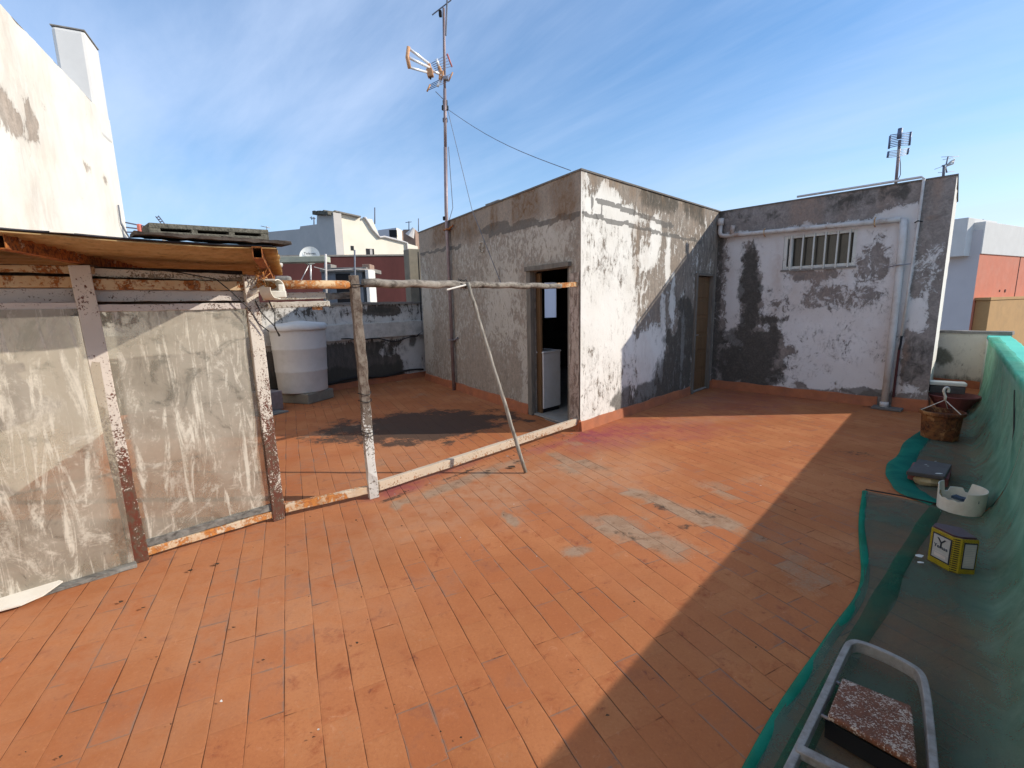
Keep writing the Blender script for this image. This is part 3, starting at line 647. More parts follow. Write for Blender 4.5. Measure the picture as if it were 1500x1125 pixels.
# drain pipes
def pipe(name, pts, r, mat, **k):
    b = MB(); b.tube(pts, r, 14); return b.build(name, mat, ann, smooth=True, **k)
pz = lambda s_: 2.665+(2.60-2.665)*s_/2.57
dp = pipe('drain_pipe', [PW(.06, 2.92, .06), PW(.05, pz(0)+.06, .06), PW(.08, pz(0)+.01, .06), PW(.16, pz(.16), .06), PW(1.2, pz(1.2), .065), PW(2.50, pz(2.50), .07)], .036, 'pvcr')
b = MB(); b.tube([PW(.27, pz(.2)+.16, .06), PW(.25, pz(.2), .06)], .034, 12); b.tube([PW(.05, 2.96, .05), PW(.05, 2.85, .06)], .055, 14); b.build('pipe_branch', 'pvcr', dp, smooth=True)
for s_ in (.78, 2.22):
    b = MB(); b.tube([PW(s_, pz(s_)+.06, .05), PW(s_, pz(s_)+.03, .105), PW(s_+.004, pz(s_)-.045, .10), PW(s_, pz(s_)-.06, .03)], .008, 8); b.build('clamp', 'railorange', dp)
dp2 = pipe('down_pipe', [PW(2.535, 2.60, .06), PW(2.545, 2.3, .07), PW(2.555, 1.3, .08), PW(2.56, .03, .10)], .044, 'pvc')
b = MB(); b.tube([PW(2.40, 1.98, .06), PW(2.55, 2.0, .135), PW(2.66, 2.01, .06)], .007, 6); b.build('clamp', 'steel', dp2)
b = MB(); b.tube([PW(2.556, .10, .095), PW(2.56, .02, .10)], .052, 14); b.build('pipe_collar', 'pvc', dp2, smooth=True)
cp_ = pipe('conduit', [PW(1.2, 3.125, .02), PW(2.0, 3.122, .02), PW(2.66, 3.118, .03), PW(2.69, 3.09, .05), PW(2.685, 2.5, .05), PW(2.67, 1.75, .055), PW(2.655, 1.04, .055)], .016, 'pvc')
b = MB(); b.tube([PW(2.655, 1.05, .055), PW(2.655, .93, .055), PW(2.645, .85, .05)], .014, 8); b.build('conduit_end', 'black', cp_); b = MB(); b.tube([PW(2.645, 2.55, .01), PW(2.685, 2.56, .08), PW(2.72, 2.55, .01)], .008, 6); b.build('clamp', 'black', cp_)
b = MB(); b.tube([PW(2.645, .86, .04), PW(2.64, .4, .03), PW(2.64, .17, .03)], .016, 8); b.build('rusted_stub', 'maroon', ann)
b = MB(); b.obox(PW(2.60, .018, .13), dW*.34, nW*.2, up*.03); b.build('drain_grate', 'roofc', ann, bevel=.006)

# ------------------------------------------------------------------ boundary walls
bw = thing('boundary_wall', 'low damp boundary wall with black patches behind the water tank', 'wall', BW0)
dB = az(aB); nB = Vector((-dB.y, dB.x, 0))
if nB.y > 0: nB = -nB
def wearB(S, Z):
    n = fbm(S*2.5, Z*2.5, 120); n2 = fbm(S*5, Z*5, 121); s = S-.5
    peel = .30 + .12*(n-.5) + .55*ss(.95, .80, Z)*ss(.25, .5, s) + .3*ss(.55, .35, Z)*ss(.2, .5, s)
    peel = peel + .45*blob(S, Z, 1.25, 1.5, .45, .09, .5, 122) - .4*blob(S, Z, .95, .62, .5, .18, .5, 123) + .15*ss(1.35, 1.5, Z)
    damp = .75*ss(.55, .25, Z+.25*(n-.5))*ss(.25, .5, s) + .6*blob(S, Z, .55, .85, .1, .14, .4, 124) + .6*blob(S, Z, 1.3, .7, .5, .2, .5, 125)*n2*1.4 + .5*blob(S, Z, 1.2, 1.52, .3, .07, .5, 126)
    return peel, damp, .25*n2, 0*S
wallgrid('wall', 'plasterB', BW0, aB, 7.2, 1.66, wearB, (), bw, side=-1 if Vector((dB.y, -dB.x, 0)).dot(nB) < 0 else 1, res=.035, lump=.012)
b = MB(); q0 = BW0+nB*.03; q1 = BW0+dB*7.2+nB*.03; b.beam(q0+up*1.12, q1+up*1.10, .10, .32, n=24, jit=.006); b.build('ring_beam', 'renderpale', bw, bevel=.01)
b = MB(); b.beam(BW0-nB*.1+up*1.665, BW0+dB*7.2-nB*.1+up*1.655, .26, .05, n=30, jit=.01); b.build('coping', 'conc', bw)
b = MB(); skirt(b, BW0, aB, 0, 7.0, .12, side=-1 if Vector((dB.y, -dB.x, 0)).dot(nB) < 0 else 1); b.build('skirting', 'skirting', bw)
wc = MB(); pts = []
for i in range(28):
    s_ = .35+i*.17; pts.append(BW0+dB*s_+nB*(.05+.012*math.sin(i*1.7))+up*(.17+.03*math.sin(i*.8)))
wc.tube(pts, .022, 8); tag(wc.build('black_hose', 'wire', smooth=True), 'black hose lying along the foot of the damp boundary wall', 'hose')
wc = MB(); pts = [BW0+dB*(.33)+nB*.07+up*2.75, BW0+dB*.34+nB*.07+up*1.02, BW0+dB*.40+nB*.07+up*.99]
for i in range(12): pts.append(BW0+dB*(.5+i*.16)+nB*.1+up*(.93-.05*math.sin(i*.5)+.03*math.sin(i*1.3)))
wc.tube(pts, .012, 6); tag(wc.build('wall_cable', 'wire', smooth=True), 'thin dark cable sagging across the boundary wall beside the roof corner', 'cable')
pl = thing('corner_pillar', 'olive grey pillar standing at the end of the boundary wall', 'pillar', at(609, 440, 10.9))
b = MB(); q = at(609, 440, 11.05); b.beam(V(q.x, q.y, 0), V(q.x, q.y, 2.86), .34, .34, up=az(-31.5)); b.build('shaft', 'olive', pl, bevel=.01)
b = MB(); b.tube([at(623, 346, 10.35), at(627, 420, 10.35), at(630, 480, 10.35)], .028, 10); tag(b.build('vertical_pipe', 'pvc', smooth=True), 'pale vertical pipe up the end of the shaded room wall', 'pipe')

# parapet with net, and the pale wall that closes the passage
pd = az(43.3); pn = Vector((pd.y, -pd.x, 0))           # pn points away from the terrace
def PP(t, w=0., z=0.): return pn*(.447-w)+pd*t+up*z
HP = .914
par = thing('parapet', 'low parapet with a bright turquoise top along the terrace edge', 'parapet', PP(5))
def wearP(S, Z): return .25+.25*fbm(S*2, Z*2, 130), .35*ss(.4, .1, Z), .1+0*S, 0*S
wallgrid('wall', 'plasterN', PP(-2.5), 43.3, 13.6, HP-.06, wearP, (), par, side=-1, res=.08, lump=.012)
b = MB(); b.beam(PP(-2.5, -.13, HP-.03), PP(11.1, -.13, HP-.03), .27, .06, n=40, jit=.006); b.build('coping', 'turq', par, bevel=.012)
b = MB(); b.quad(PP(-2.5, -.25), PP(11.1, -.25), PP(11.1, -.25, HP-.06), PP(-2.5, -.25, HP-.06)); b.quad(PP(-2.5, -.25, -6), PP(11.1, -.25, -6), PP(11.1, -.25), PP(-2.5, -.25)); b.build('outer_face', 'white', par, recalc=False)
pw0 = PP(11.0, -.28); pw = thing('passage_wall', 'pale wall with black mould at the end of the narrow passage', 'wall', pw0)
def wearQ(S, Z): return .12+.15*fbm(S*3, Z*3, 140), np.maximum(.7*blob(S, Z, .95, .5, .3, .16, .6, 141), .4*ss(.3, .12, Z))+.25*blob(S, Z, 1.3, .4, .25, .5, .5, 142), .2*fbm(S*3, Z, 143), 0*S
wallgrid('wall', 'plasterP', pw0, -36, 2.6, .93, wearQ, (), pw, side=-1, res=.035, lump=.008)
b = MB(); b.beam(pw0+up*.95-az(54)*-.08, pw0+az(-36)*2.6+up*.95-az(54)*-.08, .2, .045, n=14, jit=.006); b.build('coping', 'conc', pw)
b = MB(); skirt(b, pw0, -36, 0, 2.6, .13, side=-1); b.build('skirting', 'skirting', pw)

# ------------------------------------------------------------------ tall white building on the left
wb0 = V(-6.62, 8.45, 0)                                 # its far bottom corner
wa = -25.3; dv = az(wa); nv = Vector((-dv.y, dv.x, 0));
if nv.x < 0: nv = -nv
tw = thing('tall_white_building', 'tall sunlit white building wall with grey bare patches above the shed roof', 'building', wb0)
TH = 4.83; LT = 12.
def hit(px, py):                                        # point of that wall plane at a pixel
    dd = ray(px, py); t = ((wb0-CAM).dot(nv))/dd.dot(nv); return CAM+dd*t
def sz(px, py): q = hit(px, py); return (wb0-q).dot(dv), q.z
def wearT(S, Z):
    n = fbm(S*1.5, Z*1.5, 150); w = .10+.1*(n-.5)
    for px, py, r1, r2, k in ((8, 158, .34, .20, .72), (45, 172, .12, .20, .66), (128, 245, .16, .07, .52), (153, 262, .12, .07, .42)):
        c = sz(px, py); w = w + k*blob(S, Z, c[0], c[1], r1, r2, .4, int(px)+151)
    return w, 0*S, .25*ss(.5, .75, fbm(S*2, Z*.5, 152)), 0*S
TA = sz(140, 155); TB = sz(0, 12); slope = (TB[1]-TA[1])/(TB[0]-TA[0])
wallgrid('wall', 'plasterT', wb0, wa+180, LT, TA[1]+slope*0, wearT, (), tw, side=1 if Vector((az(wa+180).y, -az(wa+180).x, 0)).dot(nv) > 0 else -1, res=.09, lump=.02)
b = MB(); b.quad(wb0, wb0-nv*6, wb0-nv*6+up*TA[1], wb0+up*TA[1]); b.quad(wb0+up*TA[1], wb0-nv*6+up*TA[1], wb0-nv*6-dv*LT+up*TA[1], wb0-dv*LT+up*TA[1]); b.build('rear_wall', 'white', tw, recalc=False)
cs = sz(141, 156)[0]; zt = sz(126, 48)[1]+.0
b = MB(); L2 = max(.25, cs*.98); print('pillar', cs)
poly = [wb0+nv*.003, wb0-dv*L2+nv*.003, wb0-dv*L2-nv*.40, wb0-nv*.40]
b.prism([(q.x, q.y) for q in poly], TA[1]-.4, zt); b.build('pillar', 'white', tw, bevel=.05)
b = MB(); b.prism([((q-(poly[0]+poly[2])/2).x*1.005+((poly[0]+poly[2])/2).x, (q-(poly[0]+poly[2])/2).y*1.005+((poly[0]+poly[2])/2).y) for q in poly], zt-.003, zt+.012); b.build('pillar_cap', 'conc', tw)
wi = MB(); wi.tube([hit(170, 300)+nv*.03, hit(174, 328)+nv*.03, hit(180, 342)+nv*.05, hit(186, 352)+nv*.06], .012, 6); wi.build('cable', 'wiregrey', tw)

# ------------------------------------------------------------------ glazed partition
b1 = V(-2.446, 2.806, 0); b2 = V(-1.826, 3.382, 0); b3 = V(-1.202, 3.761, 0)
u1 = (b2-b1).normalized(); n1 = Vector((u1.y, -u1.x, 0))        # n1 faces the open terrace
u2 = (b3-b2).normalized(); n2 = Vector((u2.y, -u2.x, 0)); e3 = A+dL*.06; u3 = (e3-b3).normalized(); n3 = Vector((u3.y, -u3.x, 0))
part = thing('glazed_partition', 'derelict partition of peeling posts, rusty rails and dirty glass panes', 'partition', b1)
b0 = b1 - u1*1.35
def rough(name, p0, p1, w, h, mat, up_, n=14, jit=.0025, parent=part, bev=.004, taper=1.):
    b = MB(); b.beam(p0, p1, w, h, up=up_, n=n, jit=jit, taper=taper); return b.build(name, mat, parent, bevel=bev)
rough('post', b1+V(0, 0, -.0), b1+V(-.035, -.03, 1.87), .095, .058, 'post1', n1)
rough('post', b2+n1*.004, b2+V(-.012, -.006, 1.83)+n1*.004, .085, .055, 'post2', n1)
rough('post', b3, b3+V(-.02, -.01, 1.84), .075, .075, 'post3', n2, 22, .006, taper=.9)
rough('post', b0, b0+up*1.85, .095, .058, 'post2', n1)
rough('rail', b0-n1*.02+up*1.775, b1-u1*.05-n1*.02+up*1.775, .05, .062, 'railrust', up)
rough('rail', b1+u1*.0-n1*.02+up*1.765, b2-u1*.045-n1*.02+up*1.762, .05, .062, 'railrust', up)
rough('rail', b0-n1*.07+up*1.70, b1-n1*.07+up*1.70, .05, .085, 'railwhite', up); rough('rail', b1-n1*.07+up*1.70, b2-n1*.07+up*1.695, .05, .07, 'railwhite', up)
rough('rail', b0-n1*.005+up*1.635, b1-u1*.05-n1*.005+up*1.64, .045, .045, 'railwhite', up); rough('rail', b1+u1*.0-n1*.005+up*1.625, b2-u1*.045-n1*.005+up*1.625, .045, .042, 'railwhite', up)
b = MB(); b.beam(b0+u1*.55-n1*.012+up*1.595, b1-u1*.07-n1*.012+up*1.6, .02, .035); b.build('rail', 'boarddark', part)  # dark strip standing in for the dark slot under the head rail
rough('rail', b1+u1*.0+up*.055, b2-u1*.04+up*.055, .045, .05, 'railbottom', up)
rough('rail', b1+u1*.0-n1*.004+up*.105, b2-u1*.04-n1*.004+up*.11, .03, .05, 'greystrip', up)
rough('rail', b0+up*.05-n1*.035, b1-u1*.06+up*.05-n1*.035, .04, .075, 'railbottom', up)
rough('rail', b0+n1*.055+up*.014, b1+n1*.06-u1*.02+up*.014, .055, .026, 'greystrip', up, 20, .004)
b = MB(); b.tube([b2+u2*.03+up*1.772+n2*.0, b3-u2*.06+up*1.772], .032, 16); b.build('rail', 'railorange', part, smooth=True)
rough('rail', b2+u2*.05+up*.075, b3-u2*.04+up*.078, .05, .062, 'railbottom', up)
rough('rail', b3+u3*.05+up*.085, e3-u3*.01+up*.12, .05, .08, 'railpale', up)
pj = b3+(e3-b3)*.895
b = MB(); kn = 22; b.tube([b3+u3*.05+(pj-b3)*(i/(kn-1))*.97+up*(1.785+.006*math.sin(i*1.9)+.03*(i/kn)*0) for i in range(kn)], [.034-.006*(i/kn)+random.uniform(-.003, .003) for i in range(kn)], 10, jit=.08); b.build('rail', 'pole', part, smooth=True)
rough('rail', b3+(e3-b3)*.86+up*1.79, e3+up*1.81, .04, .055, 'railorange', up)
rough('rail', b3+u3*.03+up*1.765-n3*.03, b3+(e3-b3)*.86+up*1.772-n3*.03, .02, .02, 'boarddark', up)
rough('rail', b2+u2*.06+up*1.685-n2*.07, b2+u2*.50+up*1.695-n2*.07, .03, .05, 'plank', up); rough('rail', b2+u2*.50+up*1.685-n2*.08, b3+up*1.695-n2*.08, .03, .05, 'greystrip', up)
rough('rail', b2-u2*.02+up*1.625-n2*.05, b2+u2*.52+up*1.63-n2*.05, .03, .042, 'plank', up); rough('rail', b2+u2*.40+up*1.60-n2*.08, b2+u2*.47+up*1.60-n2*.08, .04, .03, 'railorange', up)
def pane(p0, p1, z0, z1, o0, o1, nn):
    b = MB(); k = 10
    b.add([p0.lerp(p1, i/k)+up*z+nn*o for z, o in ((z0, o0), (z1, o1)) for i in range(k+1)], [(i, i+1, k+1+i+1, k+1+i) for i in range(k)])
    o = b.build('glass_pane', 'glass', part, recalc=False); md = o.modifiers.new('thickness', 'SOLIDIFY'); md.thickness = .003
pane(b0, b1-u1*.028, .03, 1.625, .045, .022, n1)
pane(b1+u1*.01, b2-u1*.04, .125, 1.61, -.002, -.002, n1)
rough('rail', b0-n1*.13+up*1.745, b2-u1*.02-n1*.13+up*1.745, .012, .26, 'boarddark', up)  # dark board added behind the rails to make their gaps look dark
wz = MB()
for z_ in (.84, .90, .55, .58): wz.tube([b3+V(-.01, 0, z_)+Vector((math.cos(a)*.052, math.sin(a)*.052, .008*math.sin(a*2))) for a in np.linspace(0, 6.28, 17)], .0035, 5)
wz.tube([b3+up*1.77+Vector((math.cos(a)*.055, math.sin(a)*.055, 0)) for a in np.linspace(0, 6.28, 14)], .004, 5)
wz.build('binding_wire', 'wire', part)
cw = MB()
c0 = b3+(e3-b3)*.375
for k in range(7): cw.tube([c0+up*1.78+u3*(random.uniform(-.03, .03))+Vector((random.uniform(-.05, .05), random.uniform(-.05, .05), random.uniform(-.05, .06))) for i in range(5)], .0035, 5)
cw.build('tie_wire', 'wire', part)
cw = MB()
p = [b1+u1*.25+up*1.86+n1*.05, b1+u1*.42+up*1.84+n1*.06, b1+u1*.62+up*1.80+n1*.06, b1+u1*.70+up*1.72+n1*.06, b2-u1*.05+up*1.60+n1*.06, b2+up*1.50+n1*.05, b2+u2*.06+up*1.44+n1*.06]
cw.tube(p, .004, 6); p = [b2+up*1.66+n1*.04, b2+u2*.02+up*1.58+n1*.06, b2+u2*.10+up*1.47+n1*.07, b2+u2*.13+up*1.40+n1*.03]
cw.tube(p, .004, 6); cw.tube([b2+u2*.10+up*1.66-n2*.03, b2+u2*.13+up*1.56-n2*.04, b2+u2*.12+up*1.46-n2*.05, b2+u2*.15+up*1.40-n2*.05], .004, 6)
tag(cw.build('loose_cable', 'wire', smooth=True), 'thin black cable dangling from the rust pitted rail over the glass', 'cable')
pp = thing('prop_pole', 'slender bleached pole propped aslant against the top rail', 'pole', V(.112, 4.249, 0))
b = MB(); p0 = V(.112, 4.249, .005); p1 = b3+(e3-b3)*.385+up*1.80-n3*-.045; kn = 16
b.tube([p0.lerp(p1, i/kn)+V(random.uniform(-.003, .003), random.uniform(-.003, .003), 0) for i in range(kn+1)], .019, 8, jit=.1); b.build('shaft', 'prop', pp, smooth=True)
b = MB(); b.tube([c0+up*1.78+n3*.05, c0+up*1.77+n3*.05-u3*.22-V(0, 0, .035)], .008, 6); tag(b.build('white_stick', 'scrap'), 'short white stick tied level beside the knot of the top rail', 'stick')
# white broken plastic lamp housing tied to the rail end
rl = thing('plastic_housing', 'broken white plastic ring housing tied to the orange rail', 'housing', b2+u2*.1+up*1.72)
c = b2+u2*.115+n2*.075+up*1.735; ax = (u2*.75+n2*.66).normalized(); sx = up; sy = ax.cross(sx).normalized()
b = MB(); vs = []; fs = []; kk = 26
for i in range(kk+1):
    a = R_(60+310*i/kk)
    for r, o in ((.075, -.06), (.070, .06), (.062, .06), (.067, -.06)): vs.append(c+ax*o*(1. if i < kk-6 else .7)+(sx*math.sin(a)+sy*math.cos(a))*r)
for i in range(kk):
    for k in range(4): fs.append((i*4+k, i*4+(k+1) % 4, i*4+4+(k+1) % 4, i*4+4+k))
fs += [(0, 1, 2, 3), (kk*4+3, kk*4+2, kk*4+1, kk*4)]
b.add(vs, fs); b.build('shell', 'plasticw', rl, smooth=False, bevel=.003)
b = MB(); b.obox(c+u2*.03-up*.035, u2*.12, n2*.08, up*.05); b.obox(c+u2*.06+up*.01, u2*.04, n2*.06, up*.05); b.build('bracket', 'plasticw', rl, bevel=.008)
b = MB(); b.tube([b2+n1*.06+up*1.70-u2*.03, b2+u2*.06+n1*.07+up*1.755], .013, 8); b.build('stub', 'plasticw', rl)
b = MB()
for k in range(9):
    q = b2+u2*.05+up*1.80+n1*.07
    b.tube([q+Vector((random.uniform(-.07, .07), random.uniform(-.05, .05), random.uniform(-.06, .10))) for i in range(4)], .0032, 5)
tag(b.build('cord_tangle', 'railorange', smooth=True), 'tangled orange cord knotted over the white plastic housing', 'cord')

# ------------------------------------------------------------------ shed roof with its beams
fa = b1+up*1.894; ba = az(-24)
rz = 1.955
rf0 = b1+n1*.50+up*rz
shed = thing('shed_roof', 'sagging ochre sheet roof with black felt over the glazed partition', 'roof', b1+up*1.9)
def rough_tube(p0, p1, w, h, mat, parent):
    d_ = (p1-p0).normalized(); x = d_.cross(up).normalized(); b = MB(); t = .004
    for sgn in (-1, 1):
        b.obox((p0+p1)/2+x*sgn*(w/2-t/2), d_*(p1-p0).length, x*t, up*h); b.obox((p0+p1)/2+up*sgn*(h/2-t/2), d_*((p1-p0).length-.002), x*(w-2*t), up*t)
    return b.build('beam', mat, parent)
for q, ln, an in ((b1+V(-.03, -.03, 0), .74, -22), (b2+V(.10, .0, 0), .74, -25)):
    dd = az(an); rough_tube(q-dd*ln+up*1.913, q+dd*1.9+up*1.905, .05, .064, 'beamrust', shed)
E0 = V(-1.345, 2.805, 0); ue = u1
def roofgrid(off_n0, off_n1, s0, s1, z, amp, mat, name, th, wav=.105, sagk=.012, edge=.01):
    """sheet on the beams: s along the near edge (0 at the right corner, growing to the left), t going back"""
    ns, nt_ = 60, 70; vs = []; fs = []; bk = az(-25)
    for j in range(nt_+1):
        t = off_n0+(off_n1-off_n0)*j/nt_
        for i in range(ns+1):
            s_ = s0+(s1-s0)*i/ns
            je = edge*(mn.noise(V(s_*6, j*.0, z*9))) if j == 0 else 0
            js = edge*(mn.noise(V(t*7, 3, z*5))) if i == 0 else 0
            sag = -sagk*math.sin(max(0, min(1, (s_-.1)/.85))*math.pi) + .012*mn.noise(V(s_*2, t*2, 7))
            vs.append(E0-ue*(s_+js)+bk*(t+je)+up*(z+sag+amp*math.sin(t/wav*2*math.pi)))
    for j in range(nt_):
        for i in range(ns): fs.append((j*(ns+1)+i, j*(ns+1)+i+1, (j+1)*(ns+1)+i+1, (j+1)*(ns+1)+i))
    b = MB(); b.add(vs, fs); o = b.build(name, mat, shed, smooth=True, recalc=False); md = o.modifiers.new('thickness', 'SOLIDIFY'); md.thickness = th; md.offset = 0
    return o
roofgrid(0, 2.3, .0, 2.3, 1.944, .010, 'sheet', 'roof_sheet', .006)
roofgrid(-.01, 2.35, .02, 2.3, 1.957, .002, 'tarp', 'roofing_felt', .008, .31, .010, .03)
b = MB(); b.beam(E0+ue*.05+up*1.974+az(-25)*.06, E0-ue*.66+up*1.972+az(-25)*.02, .16, .014, n=18, jit=.004); b.build('board', 'boarddark', shed)
b = MB(); b.beam(E0+ue*.055+up*1.992+az(-25)*.16, E0-ue*.30+up*1.989+az(-25)*.12, .14, .016, n=12, jit=.003); b.build('board', 'boarddark', shed)
b = MB(); b.beam(E0-ue*.86+up*1.960-az(-25)*.012, E0-ue*.94+up*1.960-az(-25)*.012, .03, .012); b.build('patch', 'scrap', shed)
# two cross battens on the frame head, under the sheet
rough('rail', b0-n1*.03+up*1.84, b1+u1*.02-n1*.03+up*1.845, .05, .04, 'railrust', up); rough('rail', b1+u1*.0-n1*.045+up*1.835, b2-u1*.02-n1*.03+up*1.815, .05, .05, 'plank', up)
kb = thing('concrete_block', 'rough dark hollow concrete block lying on the shed roof', 'block', E0-ue*.3+up*2.0)
q0 = E0-ue*.04+az(-25)*.10+up*1.998; q1 = E0-ue*.60+az(-25)*.07+up*1.981
dd = (q1-q0).normalized(); bx = Vector((-dd.y, dd.x, 0)); Lb = (q1-q0).length; b = MB(); hh = .060; cc = (q0+q1)/2
if bx.y < 0: bx = -bx
b.obox(cc+bx*.09+up*(hh-.012), dd*Lb, bx*.19, up*.025); b.obox(cc+bx*.09+up*.010, dd*Lb, bx*.19, up*.02)
for k, w in ((-.5, .045), (-.17, .03), (.17, .03), (.5, .05)): b.obox(cc+bx*.088+dd*(k*(Lb-.045))+up*.034, dd*w, bx*.18, up*.036)
b.obox(cc+bx*.17+up*.034, dd*(Lb-.1), bx*.02, up*.034)
b.build('body', 'block', kb, bevel=.004)
# scrap board and the strip at the foot of the left pane
sb = MB(); sb.add([flp(-40, 905, .03), flp(30, 886, .03), flp(62, 872, .035), flp(92, 851, .05), flp(60, 843, .075), flp(0, 852, .085), flp(-40, 862, .085)], [(0, 1, 2, 3, 4, 5, 6)])
o = tag(sb.build('board_scrap', 'scrap', recalc=False), 'white board scrap lying at the foot of the left pane', 'board'); md = o.modifiers.new('thickness', 'SOLIDIFY'); md.thickness = .008

# ------------------------------------------------------------------ water tank, plinth and junk beside it
tk = V(-3.67, 8.1, 0)
t_ = thing('water_tank', 'tall tapered white plastic water tank with a sagging lid', 'tank', tk+up*.17)
b = MB(); b.lathe(tk, [(.0, .175), (.385, .175), (.40, .19), (.415, .52), (.421, .535), (.421, .555), (.418, .57), (.432, .90), (.438, .915), (.438, .935), (.434, .95), (.448, 1.28), (.452, 1.30), (.0, 1.30)], 56); b.build('body', 'tank', t_, smooth=False, bevel=0)
b = MB(); vs = []; prof = [(.47, 1.23), (.482, 1.25), (.47, 1.30), (.43, 1.335), (.2, 1.37), (.12, 1.372), (.115, 1.385), (0, 1.39)]
b.lathe(tk, prof, 56)
for v in b.v: v.z += .02*mn.noise(V(v.x*3, v.y*3, 1)) + .02*(v.x-tk.x)
b.build('lid', 'tank', t_, smooth=True)
for o in (t_.children[0],): o.data.polygons.foreach_set('use_smooth', [True]*len(o.data.polygons)); o.data.set_sharp_from_angle(angle=R_(35))
pb = MB(); pb.box(tk+V(.03, -.02, .0875), .70, .62, .172, R_(-20)); tag(pb.build('plinth', 'olive', bevel=.015), 'low rendered plinth under the white water tank', 'plinth')
jk = thing('metal_box', 'dark battered metal box on the floor beside the water tank plinth', 'box', V(-3.95, 7.3, 0))
b = MB(); b.box((-3.92, 7.25, .17), .42, .34, .30, R_(-28)); b.build('body', 'steel', jk, bevel=.01)
b = MB(); b.box((-3.88, 7.1, .012), .62, .4, .02, R_(-24)); b.build('base_sheet', 'greystrip', jk)

# ------------------------------------------------------------------ mast with television antenna
mast0 = A+dL*3.63+nL*.06
mt = thing('antenna_mast', 'tall slim mast with orange and white television antenna fixed to the room', 'antenna', mast0)
top = at(650, 12, 8.66)
p3 = mast0+up*3.25
b = MB(); b.tube([mast0, p3, p3.lerp(top, .33)], .032, 12); b.tube([p3.lerp(top, .32), p3.lerp(top, .62)], .027, 12); b.tube([p3.lerp(top, .61), top], .022, 12); b.build('pole', 'mast', mt, smooth=True)
for z_ in (.95, 2.93):
    b = MB(); b.obox(mast0+up*z_+nL*.0, dL*.16, nL*.09, up*.03); b.tube([mast0+up*z_+dL*-.09, mast0+up*(z_+.05)+dL*-.20+nL*-.03], .018, 8); b.build('clamp', 'beamrust' if z_ > 2 else 'steel', mt, bevel=.006)
for py in (150, 158, 176, 320):
    q = at(652, py, 8.74); b = MB(); b.tube([q-up*.03, q+up*.03], .042 if py != 158 else .06, 10); b.build('collar', 'black', mt)
gw = MB(); rc = A+V(-.1, .15, H+.04); p = at(653, 158, 8.74)
gw.tube([p.lerp(rc, i/10)+up*(-.09*math.sin(i/10*math.pi)) for i in range(11)], .0045, 5); gw.build('guy_wire', 'wiregrey', mt)
gw = MB(); p2 = at(656, 162, 8.74); q = A+dL*1.75+nL*.07+up*1.9; gw.tube([p2, p2.lerp(A+dL*2.55+nL*.1+up*H, 1.0), q], .005, 5); gw.build('guy_wire', 'wiregrey', mt)
gw = MB(); gw.tube([at(657, 215, 8.7), mast0+up*3.3+V(.12, 0, 0), mast0+up*3.1+V(.05, 0, .0)], .006, 5); gw.build('cable', 'wiregrey', mt)
for q0, q1 in (((633, 22), (661, 0)), ((655, 0), (653, 52))):
    b = MB(); b.tube([at(*q0, 8.55), at(*q1, 8.55)], .010 if q0[0] == 633 else .014, 8); b.build('dipole', 'wiregrey', mt)
b = MB(); b.obox(at(645, 20, 8.62), V(.05, 0, 0), V(0, .06, 0), V(0, 0, .09)); b.build('clamp', 'black', mt, bevel=.01)
# the antenna head: rods, booms and reflector grids
def T(px, py, dy=0.): return at(px, py, 8.66+dy)
def rods(name, lst, r, mat, n=8):
    b = MB()
    for q in lst: b.tube([T(*x) for x in q], r, n)
    return b.build(name, mat, mt, smooth=True)
rods('director_boom', [[(599, 71, -.5), (628, 93, -.12)]], .022, 'alu'); rods('director_boom', [[(600, 85, -.5), (629, 99, -.12)]], .022, 'alu'); rods('director_boom', [[(601, 99, -.5), (626, 106, -.12)]], .020, 'alu')
rods('end_bracket', [[(598.5, 69, -.5), (596.5, 84, -.52), (600, 100, -.5)]], .030, 'antorange')
b = MB(); b.obox(T(630, 107, -.1), V(.10, 0, .02), V(0, .10, 0), V(-.02, 0, .12)); b.tube([T(628, 93, -.12), T(631, 103, -.1), T(630, 112, -.1)], .03, 8); b.build('dipole_box', 'antorange', mt, bevel=.015)
rods('boom', [[(632, 103, -.1), (643, 108, -.02)], [(645, 110, -.02), (653, 114, 0)]], .022, 'alu')
b = MB(); b.tube([T(643, 98, 0), T(646, 107, 0), T(645, 117, 0)], .035, 8); b.obox(T(647, 109, 0), V(.07, 0, 0), V(0, .07, 0), V(0, 0, .1)); b.build('hub', 'antorange', mt, bevel=.012)
rods('reflector_arm', [[(639, 86, -.05), (643, 98, 0)]], .024, 'alu'); rods('reflector_arm', [[(645, 118, 0), (641, 126, -.05)]], .024, 'alu')
b = MB(); b.obox(T(653, 115, -.02), V(.09, 0, 0), V(0, .08, 0), V(0, 0, .06)); b.build('clamp', 'steel', mt, bevel=.01)
grid = []
for k in range(5):
    f = k/4; grid.append([(632+6*f, 93+10*f, -.1), (655+7*f, 80+17*f, .25)])
rods('reflector_grid', grid, .006, 'antdark', 6); rods('grid_edge', [[(655, 79, .25), (662, 98, .25)]], .014, 'antred')
grid = []
for k in range(4):
    f = k/3; grid.append([(630-5*f, 124+9*f, -.1), (663-6*f, 107+12*f, .25)])
rods('reflector_grid', grid, .006, 'antdark', 6); rods('grid_edge', [[(663, 106, .25), (657, 119, .25)]], .014, 'antorange'); rods('grid_edge', [[(630, 124, -.1), (625.5, 134, -.1)]], .014, 'antorange')
rods('dipole_stub', [[(630, 113, -.1), (631, 116, -.1)]], .015, 'black')
rods('cable', [[(638, 134, -.05), (646, 142, .0), (650, 146, .04)]], .006, 'wiregrey', 5)

